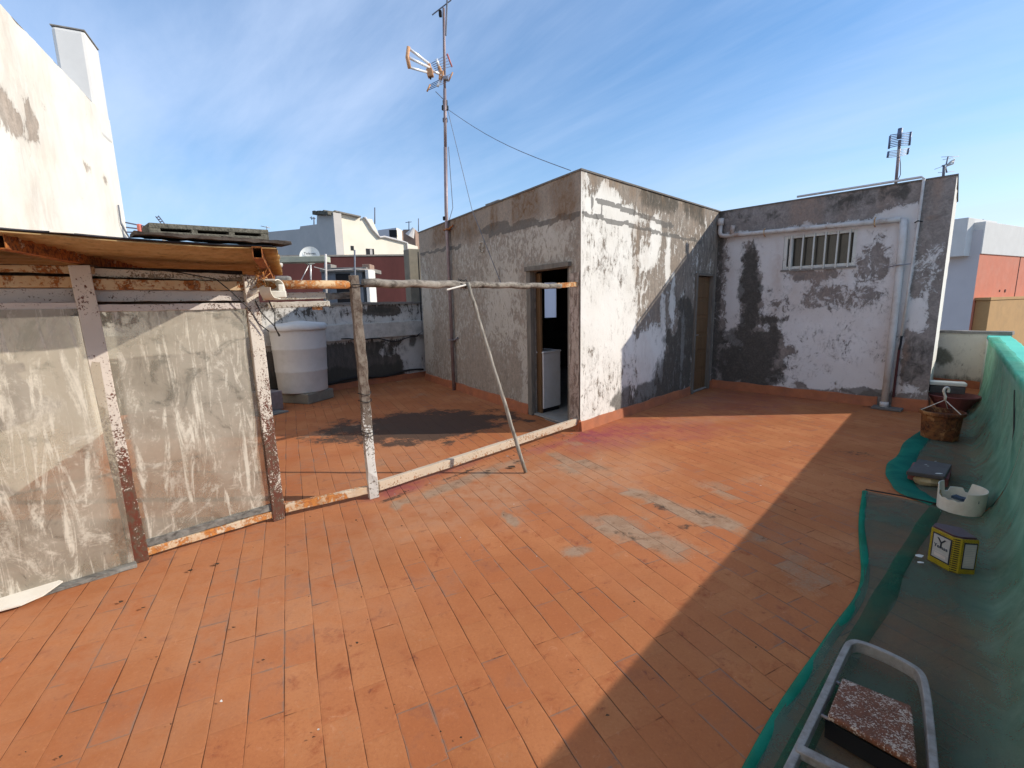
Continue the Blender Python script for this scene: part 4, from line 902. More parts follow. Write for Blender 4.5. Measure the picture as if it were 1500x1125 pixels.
# ------------------------------------------------------------------ antennas on the annex roof and beyond
an = thing('grid_antenna', 'dark panel antenna with grid reflectors on the annex roof', 'antenna', at(1313, 268, 7.6))
Y = 7.6
def ro(parent, name, segs, r, mat, n=8):
    b = MB()
    for q in segs: b.tube([at(*x) for x in q], r, n)
    return b.build(name, mat, parent, smooth=True)
ro(an, 'mast', [[(1312, 272, Y), (1318, 205, Y)]], .020, 'mast'); ro(an, 'dipole', [[(1317, 203, Y-.05), (1319, 188, Y-.05)]], .030, 'antdark')
ro(an, 'reflector_grid', [[(1304-f*.2, 199+f*2.6-1, Y), (1318, 198+f*2.4-2, Y-.05), (1334-f*.3, 194+f*2.6, Y)] for f in range(8)], .006, 'antdark', 5)
ro(an, 'reflector_grid', [[(1301-f*.1, 222+f*2.2, Y), (1317, 220+f*2.2, Y-.05), (1331-f*.2, 217+f*2.2, Y)] for f in range(5)], .005, 'pvc', 5)
for q in ((1304, 199, 1302, 218), (1334.5, 193, 1332, 213), (1301.5, 222, 1300, 231), (1331.5, 217, 1329, 226)): ro(an, 'grid_edge', [[(q[0], q[1], Y), (q[2], q[3], Y)]], .014, 'antdark')
ro(an, 'cable', [[(1317, 222, Y), (1319, 240, Y), (1319, 256, Y), (1314, 266, Y)]], .006, 'wiregrey', 5)
an = thing('small_antenna', 'small tilted aerial seen past the annex roof corner', 'antenna', at(1382, 262, 9.5)); Y = 9.5
ro(an, 'mast', [[(1381.5, 262, Y), (1383, 243, Y)]], .022, 'wiregrey'); ro(an, 'boom', [[(1380, 243, Y), (1386, 241, Y), (1389, 229, Y)], [(1385, 244, Y), (1387, 253, Y)]], .012, 'wiregrey')
ro(an, 'reflector', [[(1387, 243, Y), (1396, 240, Y), (1398, 233, Y), (1392, 237, Y), (1387, 243, Y)], [(1388, 241, Y), (1397, 236, Y)]], .014, 'pvc')
ro(an, 'rods', [[(1379, 230, Y), (1405, 229, Y)], [(1369, 248, Y), (1380, 244, Y)], [(1374, 253, Y), (1398, 251, Y)], [(1381, 234, Y), (1396, 231, Y)]], .005, 'pvc', 5)
an = thing('rod_antenna', 'rod antenna with two salmon boxes behind the concrete block', 'antenna', at(235, 360, 7.)); Y = 7.
ro(an, 'mast', [[(232, 372, Y), (243, 346, Y)]], .022, 'pvc'); ro(an, 'boom', [[(184, 326, Y), (240, 337, Y)], [(185, 333, Y), (236, 339, Y)], [(185, 340, Y), (232, 341, Y)]], .010, 'antdark')
ro(an, 'ladder', [[(228, 317, Y), (246, 340, Y)], [(232, 316, Y), (251, 340, Y)]]+[[(229+f*2.6, 318.5+f*3.3, Y), (233+f*2.6, 317.5+f*3.3, Y)] for f in range(7)], .007, 'antdark', 5)
b = MB(); b.obox(at(228, 338, Y), V(.10, 0, 0), V(0, .08, 0), V(0, 0, .09)); b.build('dipole_box', 'antred', an, bevel=.015); b = MB(); b.obox(at(205, 335, Y), V(.05, 0, 0), V(0, .06, 0), V(0, 0, .13)); b.build('dipole_box', 'antred', an, bevel=.015)
b = MB(); b.obox(at(249, 339, Y), V(.05, 0, 0), V(0, .05, 0), V(0, 0, .13)); b.build('clamp', 'inkblue', an, bevel=.01)

# ------------------------------------------------------------------ shade net over floor and parapet
def sheet(rows, name, mat, parent, th=None):
    k = len(rows[0]); vs = [p for r in rows for p in r]
    fs = [(j*k+i, j*k+i+1, (j+1)*k+i+1, (j+1)*k+i) for j in range(len(rows)-1) for i in range(k-1)]
    b = MB(); b.add(vs, fs); return b.build(name, mat, parent, smooth=True, recalc=False)
def interp(x, tab): return float(np.interp(x, [a for a, _ in tab], [b for _, b in tab]))
def net_piece(label, name, t0, t1, wtab, nt, floor_mat, face_mat, hang=None, grp=None):
    root = thing('shade_net', label, 'net', PP((t0+t1)/2, .3), grp)
    fr, hr = [], []
    for j in range(nt+1):
        t = t0+(t1-t0)*j/nt; wl = interp(t, wtab); fil = .16+.05*mn.noise(V(t*1.3, 2, 1)); row = []
        for i in range(17):
            w = fil+(wl-fil)*i/16 if wl > fil else wl*(.6+.4*i/16)
            z = .018+.012*abs(mn.noise(V(t*3, w*4, 5)))+.03*max(0, mn.noise(V((t-w*1.6)*2.2, (t+w)*.5, 8)))**1.5
            row.append(PP(t, w, z))
        fr.append(row); col = []
        f0 = row[0]; fz = f0.z; wf = min(fil, interp(t, wtab))
        for i in range(13):
            q = i/12                                            # 0 on top of the parapet, 1 at the floor
            w = -.012+wf*(q**2.6) + .016*mn.noise(V(t*2.6+q*.8, q*1.5, 4))*min(1, q*3)*(1-q) + .012*(1-q)+.012
            w = max(w, .006 if q > .02 else .004); z = HP+.0-(HP-fz)*(1-(1-q)**1.25) if q < 1 else fz
            if i == 12: w = wf
            col.append(PP(t, w, z))
        hr.append([PP(t, -.10-.04*mn.noise(V(t*2, 1, 1)), HP+.012)]+[PP(t, -.002, HP+.012)]+col)
    rows = [h + f[1:] for h, f in zip(hr, fr)]
    o = sheet(rows, 'mesh_sheet', floor_mat, root)
    at_ = o.data.attributes.new('wear', 'FLOAT_COLOR', 'POINT'); k = len(rows[0]); dust = []
    for j in range(len(rows)):
        for i in range(k):
            d_ = max(0., min(1., (i-9)/9)); dust += [d_, d_, d_, 1]
    at_.data.foreach_set('color', dust)
    return root
near = net_piece('dark green shade net spread over the floor under the ladder and tin', 'near', .15, 4.61, [(.15, .78), (1.53, .81), (3.05, .66), (4.61, .84)], 90, 'net', 'netface', grp='shade nets draped from the parapet')
far = net_piece('green shade net hanging in folds from the far end of the parapet', 'far', 4.63, 10.4, [(4.63, .40), (4.93, .62), (5.37, .72), (5.9, .70), (6.88, .62), (7.6, .42), (8.6, .24), (9.4, .12), (10.4, .02)], 110, 'net', 'netface', grp='shade nets draped from the parapet')
def hem(pts, wd, name, mat, parent, h=.02, n=40):
    pts = [Vector(p) for p in pts]; P_ = []
    for i in range(n+1):
        x = i/n*(len(pts)-1); k = min(int(x), len(pts)-2); f = x-k
        a, b_, c, d_ = pts[max(k-1, 0)], pts[k], pts[k+1], pts[min(k+2, len(pts)-1)]
        P_.append(.5*((2*b_)+(c-a)*f+(2*a-5*b_+4*c-d_)*f*f+(3*b_-a-3*c+d_)*f**3))
    b = MB(); vs = []; fs = []
    for i, p in enumerate(P_):
        d2 = (P_[min(i+1, n)]-P_[max(i-1, 0)]); d2.z = 0; d2.normalize(); x = V(d2.y, -d2.x, 0); w = wd*(1+.35*mn.noise(V(i*.23, wd*50, 2)))
        for k in range(7):
            a = k/6*math.pi; vs.append(p+x*(-math.cos(a)*w/2)+up*(h*math.sin(a)*(1+.5*mn.noise(V(i*.3, k, 3)))+.012))
    for i in range(n):
        for k in range(6): fs.append((i*7+k, i*7+k+1, i*7+8+k, i*7+7+k))
    b.add(vs, fs); return b.build(name, mat, parent, smooth=True)
hem([PP(.15, .80), PP(1.53, .80), PP(2.4, .72), PP(3.05, .66), PP(3.9, .77), PP(4.61, .83)], .042, 'hem', 'hem', near, .013)
M['hem2'] = make_net('shade_net_fold', .40, .66, (.012, .13, .08), (.015, .15, .09))
hem([PP(4.50, .40, .014), PP(4.0, .46, .014), PP(3.4, .53, .014), PP(2.9, .57, .012), PP(2.2, .65, .012), PP(1.2, .72, .012), PP(.2, .74, .01)], .085, 'fold', 'hem2', near, .014)
hem([PP(4.64, .38), PP(4.80, .53), PP(4.95, .60), PP(5.35, .67), PP(5.9, .64), PP(6.6, .60), PP(7.2, .50)], .17, 'fold', 'netfar', far, .022)
b = MB(); b.tube([PP(4.62, .83, .03), PP(4.615, .6, .04), PP(4.61, .38, .035)], .006, 5); b.tube([PP(4.62, .38, .03), PP(4.75, .1, .05), PP(4.9, .02, .3), PP(5.2, .012, .55), PP(5.6, .012, .8)], .008, 5); b.build('selvedge', 'wire', near)

# ------------------------------------------------------------------ things lying on the net
# flower pot with wire hanger
pc = V(4.74, 5.0, .02)
pot = thing('hanging_pot', 'rust brown hanging flower pot with white hook and wires', 'flower pot', pc)
b = MB(); b.lathe(pc, [(0, 0), (.155, 0), (.162, .02), (.174, .20), (.178, .27), (.200, .275), (.200, .31), (.185, .312), (.172, .26), (.0, .25)], 12); b.build('body', 'potbrown', pot, bevel=.004)
b = MB()
hk = pc+V(-.02, -.03, .50)
for a in (2.6, 4.9, .6): b.tube([pc+V(math.cos(a)*.185, math.sin(a)*.185, .305), hk-up*.06], .004, 5)
b.build('hanger', 'scrap', pot)
b = MB(); b.tube([hk-up*.07, hk-up*.02]+[hk+V(.035*math.cos(t)*.8, .0, .045+.035*math.sin(t)) for t in np.linspace(R_(215), R_(-40), 12)], .012, 8); b.build('hook', 'plasticw', pot, smooth=True)
pc = V(6.02, 6.22, .02)
pt = thing('red_pot', 'dull red broken pot with a pale block on its rim', 'flower pot', pc)
b = MB(); b.lathe(pc, [(0, 0), (.14, 0), (.26, .20), (.275, .215), (.265, .225), (.13, .03), (0, .03)], 28); b.build('body', 'potred', pt, smooth=False)
pb = MB(); pb.box(pc+V(-.02, .1, .285), .36, .16, .10, R_(-35)); tag(pb.build('block_piece', 'slab', bevel=.01), 'dark block resting across the dull red pot', 'block')
pb = MB(); pb.box(pc+V(-.02, .1, .365), .38, .17, .05, R_(-35)); tag(pb.build('lath', 'scrap', bevel=.012), 'pale lath lying on top of the dark block at the red pot', 'lath')
# slate tile on a beige lump
pc = V(3.72, 4.05, .02)
b = MB()
tl = [flp(1327.7, 690, .125), flp(1384, 698, .135), flp(1394.4, 680.4, .125), flp(1345.9, 672, .115)]
vs = [p for p in tl]+[p-up*.035 for p in tl]; b.add(vs, [(0, 1, 2, 3), (7, 6, 5, 4), (0, 4, 5, 1), (1, 5, 6, 2), (2, 6, 7, 3), (3, 7, 4, 0)])
o = tag(b.build('slate_tile', 'slab', bevel=.006), 'dark slate tile with white paint spots lying on rubble', 'tile')
b = MB()
for x, y, s in [(*flp(px, py, .13).xy, r_) for px, py, r_ in ((1375, 695, .020), (1356, 682, .008), (1370, 677, .007), (1359, 684, .007))]: b.add([V(x+math.cos(t)*s*1.6, y+math.sin(t)*s*.7, .1385) for t in np.linspace(0, 5.6, 7)], [tuple(range(7))]); b.build('paint_spot', 'lead', o); b = MB()
q = (tl[0]+tl[1]+tl[2]+tl[3])/4; b = MB(); b.box((q.x+.02, q.y+.02, .052), .34, .26, .085, R_(44)); tag(b.build('rubble_block', 'potred', bevel=.01), 'reddish brown rubble block under the slate tile', 'rubble')
q = flp(1358, 708, .02); b = MB(); b.lathe(q, [(0, 0), (.08, 0), (.095, .035), (.06, .075), (0, .085)], 9)
for v in b.v: v += V(.02*mn.noise(v*9), .02*mn.noise(v*9+V(3, 0, 0)), .01*mn.noise(v*11))
tag(b.build('mortar_lump', 'beige'), 'beige mortar lump peeping out under the slate tile', 'lump')
# broken white plastic bucket ring
pc = V(3.315, 3.255, .02)
rg = thing('bucket_piece', 'cut down white plastic bucket with a ragged notch', 'bucket', pc)
vs = []; fs = []; kk = 60
def ringh(a):       # a measured from the camera-facing side, degrees
    a = (a+180) % 360-180
    if -62 < a < 8: return .10+.005*math.sin(a*.3)
    if 8 <= a < 165: return .165
    return .175 if a < -62 and a > -128 else .09 if -150 < a <= -128 or a >= 165 else .12
b = MB()
hts = []
for i in range(kk+1):
    a = 360*i/kk-180; h = ringh(a)
    th = R_(a)+math.atan2(-pc.y, -pc.x); r = .138+.010*math.cos(2*R_(a)+.6)
    cdir = V(math.cos(th), math.sin(th), 0)
    for rr, z in ((r, .0), (r+.006*h/.2, h), (r+.006*h/.2-.005, h), (r-.005, .0)): vs.append(pc+cdir*rr+up*z)
for i in range(kk):
    for k in range(4): fs.append((i*4+k, i*4+(k+1) % 4, i*4+4+(k+1) % 4, i*4+4+k))
fs += [(0, 1, 2, 3), (kk*4+3, kk*4+2, kk*4+1, kk*4)]
b.add(vs, fs); b.build('shell', 'plasticw', rg, smooth=False)
b = MB(); th = math.atan2(-pc.y, -pc.x)
def rp(a, r, z): t = R_(a)+th; return pc+V(math.cos(t)*r, math.sin(t)*r, z)
b.add([rp(-45, .04, .095), rp(0, .065, .10), rp(40, .08, .092), rp(42, .14, .10), rp(0, .11, .096), rp(-42, .08, .09)], [(0, 1, 2, 3, 4, 5)]); o = b.build('scraper', 'inkblue', rg); md = o.modifiers.new('thickness', 'SOLIDIFY'); md.thickness = .02
b = MB()
for a, z0, l in ((-70, .11, .08), (-62, .10, .06), (-55, .09, .05)): b.obox(rp(a, .128, z0-.02), V(.012, 0, 0), V(0, .012, 0), V(0, 0, l))
b.build('rib', 'beige', rg)
# yellow paint tin with a Y
tc = V(2.565, 2.545, .015)
tn = thing('paint_tin', 'yellow and black printed tin with a big Y on its label', 'tin', tc)
ux = az(135.); uy = az(45.)
fa_ = V(2.499, 2.561, 0); fb_ = V(2.508, 2.461, 0)
p_a = V(2.485, 2.590, .02); p_b = V(2.497, 2.462, .02); p_c = V(2.525, 2.436, .02); p_d = V(2.606, 2.420, .02); p_e = V(2.635, 2.56, .02); p_f = V(2.545, 2.635, .02)
poly = [p_a, p_b, p_c, p_d, p_e, p_f]
b = MB(); b.prism([(p.x, p.y) for p in poly], .02, .235, 0, 1); b.build('body', ['tin', 'tintop'], tn, bevel=.005)
b = MB(); cen = sum(poly, V(0, 0, 0))/6
b.prism([((p-cen).x*.9+cen.x, (p-cen).y*.9+cen.y) for p in poly], .234, .242); b.build('lid', 'tintop', tn, bevel=.003)
def panel(p0, p1, f0, f1, z0, z1, name):
    d_ = (p1-p0); n_ = Vector((-d_.y, d_.x, 0)).normalized()
    if n_.dot(CAM-p0) < 0: n_ = -n_
    q = lambda f, z, o: V(p0.x+d_.x*f, p0.y+d_.y*f, z)+n_*o
    b = MB(); b.obox(q((f0+f1)/2, (z0+z1)/2, .0005), d_*(f1-f0+.12), n_*.003, up*(z1-z0+.016)); bk = b.build(name+'_border', 'ink', tn)
    b = MB(); b.obox(q((f0+f1)/2, (z0+z1)/2, .002), d_*(f1-f0), n_*.003, up*(z1-z0)); lb = b.build(name, 'label', tn)
    return q, d_.normalized(), n_
q, dx, nn = panel(p_a, p_b, .18, .92, .065, .205, 'label')
xd = dx if dx.cross(up).dot(nn) > 0 else -dx
text_mesh('emblem', 'Y', .085, q(.55, .160, .0042), xd, up, 'ink', tn); text_mesh('lettering', 'Yemas', .030, q(.55, .140, .0046), xd, up, 'inkblue', tn)
b = MB(); b.obox(q(.55, .105, .0038), dx*.09, nn*.002, up*.003); b.obox(q(.55, .087, .0038), dx*.065, nn*.0015, up*.018); b.build('label_band', 'pvc', tn)
q, dx, nn = panel(p_c, p_d, .18, .85, .06, .205, 'side_label')
b = MB()
for z_ in (.195, .185, .172, .16, .15, .14, .128, .118, .108, .098, .088, .078): b.obox(q(.515, z_, .0038), dx*.045, nn*.001, up*.0025)
b.build('fine_print', 'pvc', tn)
# step ladder lying on the net
ld = thing('step_ladder', 'grey steel folding step stool lying on the dark green net', 'step ladder', V(1.35, 1.6, .02))
pts = [flp(1090, 1250, .15), flp(1152, 1130, .14), flp(1200, 1032, .13), flp(1236, 955, .12), flp(1247, 940, .12), flp(1265, 941, .12), flp(1300, 955, .12), flp(1333, 972, .12), flp(1350, 986, .12), flp(1357, 1010, .12), flp(1362, 1050, .125), flp(1369, 1130, .14), flp(1376, 1250, .15)]
def flatbar(pts, w, h, name, mat, parent):
    # a flat bar standing on edge: w across, h tall
    P_ = []; n = 70
    for i in range(n+1):
        x = i/n*(len(pts)-1); k = min(int(x), len(pts)-2); f = x-k
        a, b_, c, d_ = pts[max(k-1, 0)], pts[k], pts[k+1], pts[min(k+2, len(pts)-1)]
        P_.append(.5*((2*b_)+(c-a)*f+(2*a-5*b_+4*c-d_)*f*f+(3*b_-a-3*c+d_)*f**3))
    vs = []; fs = []
    for i, p in enumerate(P_):
        t = (P_[min(i+1, n)]-P_[max(i-1, 0)]); t.z = 0; t.normalize(); x = V(t.y, -t.x, 0)
        for a, z in ((-.5, -1), (.5, -1), (.5, 0), (-.5, 0)): vs.append(p+x*a*w+up*z*h)
    for i in range(n):
        for k in range(4): fs.append((i*4+k, i*4+(k+1) % 4, i*4+4+(k+1) % 4, i*4+4+k))
    fs += [(3, 2, 1, 0), (n*4, n*4+1, n*4+2, n*4+3)]
    b = MB(); b.add(vs, fs); return b.build(name, mat, parent, bevel=.004)
flatbar(pts, .024, .05, 'frame', 'ladder', ld)
b = MB(); b.beam(flp(1166, 1098, .13), flp(1290, 1160, .13), .035, .03, n=6, jit=.001); b.build('cross_bar', 'ladder', ld, bevel=.004)
sc_ = [flp(1233, 1000, .09), flp(1335, 1042, .10), flp(1343, 1128, .13), flp(1212, 1054, .12)]
vs = sc_+[p-up*.022 for p in sc_]; b = MB()
nx_, ny_ = 14, 10
gridp = [[(sc_[0].lerp(sc_[1], i/nx_)).lerp(sc_[3].lerp(sc_[2], i/nx_), j/ny_)+up*(.002*mn.noise(V(i*.9, j*.9, 1))) for i in range(nx_+1)] for j in range(ny_+1)]
st = sheet(gridp, 'step', 'step', ld); md = st.modifiers.new('thickness', 'SOLIDIFY'); md.thickness = .022; md.offset = -1; bv = st.modifiers.new('bevel', 'BEVEL'); bv.width = .006; bv.segments = 3; bv.limit_method = 'ANGLE'
for q0, q1, z_ in (((1214, 992), (1230, 1002), .10), ((1200, 1046), (1216, 1054), .11)):
    b = MB(); b.tube([flp(*q0, z_), flp(*q1, z_)], .006, 6); b.build('rivet', 'steel', ld)
b = MB(); q0, q1 = flp(1212, 1054, .12), flp(1343, 1128, .13); b.beam(q0-up*.055+V(.01, .02, 0), q1-up*.055+V(.01, .02, 0), .006, .07); b.build('step_shade', 'black', ld)  # black strip painted in for the shade under the step edge
# specks, leaves and flakes
random.seed(3)
b = MB()
def speck(x, y, s, m, z=.012):
    a0 = random.random()*6; b.add([V(x+math.cos(a0+t)*s*random.uniform(.5, 1.2), y+math.sin(a0+t)*s*random.uniform(.3, .8), z+random.uniform(0, .006)) for t in np.linspace(0, 5.2, 6)], [tuple(range(6))], m)
for (x, y, s) in ((-1.9, 2.73, .022), (-2.02, 2.66, .016), (-2.03, 2.3, .014), (-2.2, 2.36, .015), (-1.55, 2.95, .010), (-1.2, 3.3, .010), (-.02, 4.4, .05), (-.25, 4.3, .03), (.05, 4.55, .03)): speck(x, y, s, 0)
for i in range(150): speck(random.uniform(-2.2, 3.6), random.uniform(1., 5.5), random.uniform(.003, .010), random.choice((0, 0, 0, 0, 0, 1)))
for i in range(40): t = random.uniform(0, 1); q = b3.lerp(e3, t)+n3*random.uniform(.03, .22); speck(q.x, q.y, random.uniform(.006, .022), random.choice((0, 0, 0, 2)))
for i in range(7): t = random.uniform(.5, 4.5); q = PP(t, random.uniform(.25, .7)); speck(q.x, q.y, random.uniform(.003, .007), 1, .05)
q = V(2.42, 2.58, 0); speck(q.x, q.y, .028, 1, .05); speck(q.x-.05, q.y-.07, .02, 1, .05)
o = b.build('debris', ['leaf', 'lead', 'conc'], recalc=False); o['kind'] = 'stuff'
tt = MB(); cI = V(.46, 6.70, .03)
# ------------------------------------------------------------------ appliance inside the doorway
ac = V(.735, 6.83, .03); ea = az(45); eb = az(-45)
ap = thing('washing_machine', 'white household appliance standing in the dark doorway', 'appliance', ac)
b = MB(); c = ac-ea*.20+eb*.26; b.obox(c+up*.46, ea*.38, eb*.5, up*.80); b.build('cabinet', 'appliance', ap, bevel=.008)
b = MB(); b.obox(c+up*.875, ea*.40, eb*.52, up*.028); b.build('worktop', 'appliance', ap, bevel=.008)
b = MB(); b.obox(c+up*.03, ea*.35, eb*.46, up*.058); b.build('plinth', 'black', ap)
b = MB(); b.obox(c+ea*.203+up*.40, ea*.022, eb*.46, up*.62); b.build('door', 'appliance', ap, bevel=.004)
b = MB(); b.add([c+up*.893-ea*.17-eb*.2, c+up*.895+ea*.1-eb*.2, c+up*.90+ea*.05+eb*.15, c+up*.95-ea*.15+eb*.1], [(0, 1, 2, 3)]); tag(b.build('paper_sheet', 'paper', recalc=False), 'crumpled grey paper sheet on the white appliance', 'paper')

# ------------------------------------------------------------------ neighbouring roofs behind
def block(px0, y0, px1, y1, zb, zt, depth, name, mat, parent, mtop=None):
    """a box whose near face runs between two sight lines"""
    p0 = at(px0, 450, y0); p1 = at(px1, 450, y1); d_ = V(p1.x-p0.x, p1.y-p0.y, 0); n_ = V(-d_.y, d_.x, 0).normalized()
    if n_.y < 0: n_ = -n_
    b = MB(); b.prism([(p0.x, p0.y), (p1.x, p1.y), (p1.x+n_.x*depth, p1.y+n_.y*depth), (p0.x+n_.x*depth, p0.y+n_.y*depth)], zb, zt, 0, 0 if mtop is None else 1)
    return b.build(name, mat, parent)
def zat(px, py, y): return at(px, py, y).z
# cream apartment block
C0 = at(488, 380, 22); C0.z = 0; cr_, cl_ = az(48), az(-42)
cb = thing('cream_building', 'large cream building with two dark windows behind the maroon wall', 'building', C0)
def facade(p0, a, prof, zb, mat, name, parent, thick=.4):
    """wall along azimuth a whose top follows prof [(s, z)]"""
    d_ = az(a); b = MB(); n_ = V(-d_.y, d_.x, 0)
    if n_.y < 0: n_ = -n_
    vs = []
    for s_, z_ in prof: vs += [p0+d_*s_+up*zb, p0+d_*s_+up*z_, p0+d_*s_+n_*thick+up*z_, p0+d_*s_+n_*thick+up*zb]
    fs = []
    for i in range(len(prof)-1):
        for k in range(4): fs.append((i*4+k, i*4+(k+1) % 4, i*4+4+(k+1) % 4, i*4+4+k))
    m = (len(prof)-1)*4; fs += [(0, 1, 2, 3), (m+3, m+2, m+1, m)]
    b.add(vs, fs); return b.build(name, mat, parent)
def onp(px, py, p0, a):
    d_ = az(a); n_ = V(d_.y, -d_.x, 0); r = ray(px, py); t = (p0-CAM).dot(n_)/r.dot(n_); q = CAM+r*t; return (q-p0).dot(d_), q.z
pr = [onp(x, y, C0, 48) for x, y in ((488, 311), (526, 319), (545, 321), (556, 346), (575, 350), (612, 361))]
facade(C0, 48, pr, -6, 'cream', 'wall', cb)
pr = [onp(x, y, C0, -52) for x, y in ((488, 311), (464.5, 311.5), (464, 328.5), (440, 331.5), (439, 335.5), (385, 340.5), (369, 343), (365, 345.5))]
pr = [(s_+.0, z_) for s_, z_ in pr]
facade(C0-az(48)*.004, -52, pr, -6, 'cream_shade', 'side_wall', cb)
b = MB(); c1 = [onp(x, y, C0, 48) for x, y in ((488, 310), (526, 318.3))]
b.beam(C0+az(48)*c1[0][0]+up*c1[0][1], C0+az(48)*c1[1][0]+up*c1[1][1], .42, .06); b.build('coping', 'conc', cb)
b = MB(); cl = [onp(x, y, C0, -52) for x, y in ((487, 312), (466, 312.5))]; b.beam(C0+az(-52)*cl[0][0]+up*cl[0][1]-az(48)*.03, C0+az(-52)*cl[1][0]+up*(cl[1][1]-.03)-az(48)*.03, .46, .16, n=8, jit=.04); b.build('crumbling_edge', 'block', cb)
nC = V(az(48).y, -az(48).x, 0)
for x0, y0, x1, y1 in ((513.5, 360, 518.5, 367), (536, 364, 548.5, 378)):
    a_ = onp(x0, y0, C0, 48); c_ = onp(x1, y1, C0, 48)
    b = MB(); b.obox(C0+az(48)*((a_[0]+c_[0])/2)+up*((a_[1]+c_[1])/2)+nC*.0, az(48)*(c_[0]-a_[0]), nC*.03, up*abs(a_[1]-c_[1])); w = b.build('window', 'black', cb)
    if x0 > 530:
        b = MB(); b.obox(C0+az(48)*((a_[0]*.4+c_[0]*.6))+up*((a_[1]+c_[1])/2)+nC*.02, az(48)*(c_[0]-a_[0])*.3, nC*.02, up*abs(a_[1]-c_[1])*.9); b.build('curtain', 'cream_shade', w)
        b = MB(); b.obox(C0+az(48)*((a_[0]+c_[0])/2)+up*(min(a_[1], c_[1])-.04)+nC*.03, az(48)*(c_[0]-a_[0]+.1), nC*.1, up*.06); b.build('sill', 'white', w)
b = MB(); pts = [onp(x, y, C0, 48) for x, y in ((531, 320), (534, 319), (545, 337), (555, 348), (562, 347), (585, 353), (595, 356), (596, 382))]
b.tube([C0+az(48)*s_+up*z_+nC*.08 for s_, z_ in pts], .055, 8); b.build('pipe', 'pvc', cb, smooth=True)
b = MB(); b.prism([(q.x, q.y) for q in (C0+az(48)*.05+az(-52)*.05, C0+az(48)*12, C0+az(48)*12+az(-52)*9, C0+az(-52)*9)], 3.5, 3.9); b.build('roof', 'conc', cb)
for px, py0, py1, y in ((460, 330, 318, 23), (549, 322, 304, 24)):
    an = thing('roof_aerial', 'thin aerial on the cream building roof, ' + ('beside the crumbling parapet' if px == 460 else 'a bare upright rod'), 'antenna', at(px, py0+4, y))
    ro(an, 'mast', [[(px, py0+6, y), (px, py1, y)]], .03, 'wiregrey', 6)
    if px == 460: ro(an, 'boom', [[(px-6, py1+1, y), (px+2, py1+2, y)], [(px-4, py1-1, y), (px-3, py1+4, y)]], .022, 'wiregrey', 5)
# small far buildings right of it
fb = thing('far_house', 'small far house of pale walls with one dark opening', 'house', at(575, 350, 40))
p0 = at(555, 360, 39); p1 = at(582, 360, 38); p2 = at(598, 360, 41)
b = MB(); b.prism([(p0.x, p0.y), (p1.x, p1.y), (p2.x, p2.y), (p0.x+1, p0.y+5)], 3., zat(582, 333.5, 38)); b.build('wall', 'lilac', fb)
b = MB(); b.prism([(p1.x+.02, p1.y-.05), (p2.x, p2.y-.05), (p2.x, p2.y+.3), (p1.x+.1, p1.y+.3)], 3., zat(582, 333.5, 38)-.02); b.build('side_wall', 'cream', fb)
b = MB(); b.obox(at(576, 342, 37.9), V(.55, 0, 0), V(0, .3, 0), V(0, 0, .5)); b.build('window', 'black', fb)
b = MB(); b.obox(at(590, 345, 39.4), V(.45, .4, 0), V(0, .2, 0), V(0, 0, .75)); b.build('window', 'brick', fb)
fb = thing('brick_roof_hut', 'dark brick roof hut beside the far pale house', 'hut', at(604, 350, 36))
block(597, 36, 614, 36, 3, zat(604, 336, 36), 3, 'wall', 'brick', fb); b = MB(); b.tube([at(600, 346, 35.6), at(606, 334, 35.6)], [.35, .1], 8); b.build('dish', 'pvc', fb)
for px, py0, py1, lab in ((599, 334, 324, 'tiny branched aerial over the far pale house'), (613, 335, 320, 'tiny upright aerial above the brick roof hut')):
    an = thing('roof_aerial', lab, 'antenna', at(px, py0, 35)); ro(an, 'mast', [[(px, py0+4, 35), (px, py1, 35)]], .035, 'wiregrey', 6)
    if px == 599: ro(an, 'boom', [[(px-5, py1+2, 35), (px+4, py1+1, 35)]], .025, 'wiregrey', 5)
an = thing('roof_aerial', 'faint aerial low over the shaded side of the cream building', 'antenna', at(388, 336, 26)); ro(an, 'mast', [[(390, 345, 26), (391, 331, 26)], [(382, 331, 26), (396, 334, 26)]], .02, 'pvc', 5)
# maroon wall
mw = thing('maroon_wall', 'long plain maroon wall across the neighbouring roof', 'wall', at(500, 420, 15))
p0 = at(380, 450, 13.6); p1 = at(601, 450, 15.6); b = MB()
z0, z1 = zat(400, 383, 13.8), zat(600, 374.5, 15.6)
d_ = V(p1.x-p0.x, p1.y-p0.y, 0); n_ = V(-d_.y, d_.x, 0).normalized(); ext = d_.normalized()
P0 = V(p0.x, p0.y, 0)-ext*3; P1 = V(p1.x, p1.y, 0)
b.add([P0+up*-2, P1+up*-2, P1+up*z1, P0+up*z0, P0+n_*.25+up*-2, P1+n_*.25+up*-2, P1+n_*.25+up*z1, P0+n_*.25+up*z0], [(0, 1, 2, 3), (7, 6, 5, 4), (0, 4, 5, 1), (1, 5, 6, 2), (2, 6, 7, 3), (3, 7, 4, 0)]); b.build('wall', 'maroon', mw)
b = MB(); b.beam(P0+up*(z0+.02)+n_*.12, P1+up*(z1+.02)+n_*.12, .3, .05); b.build('coping', 'conc', mw)
nb = MB(); q0 = V(-14, 10.9, 0); nb.quad(V(-12, 8, .9), V(2, 10.9+.6, .9), V(2, 22, .9), V(-14, 22, .9)); structure(nb.build('neighbour_roof', 'roofc', recalc=False))
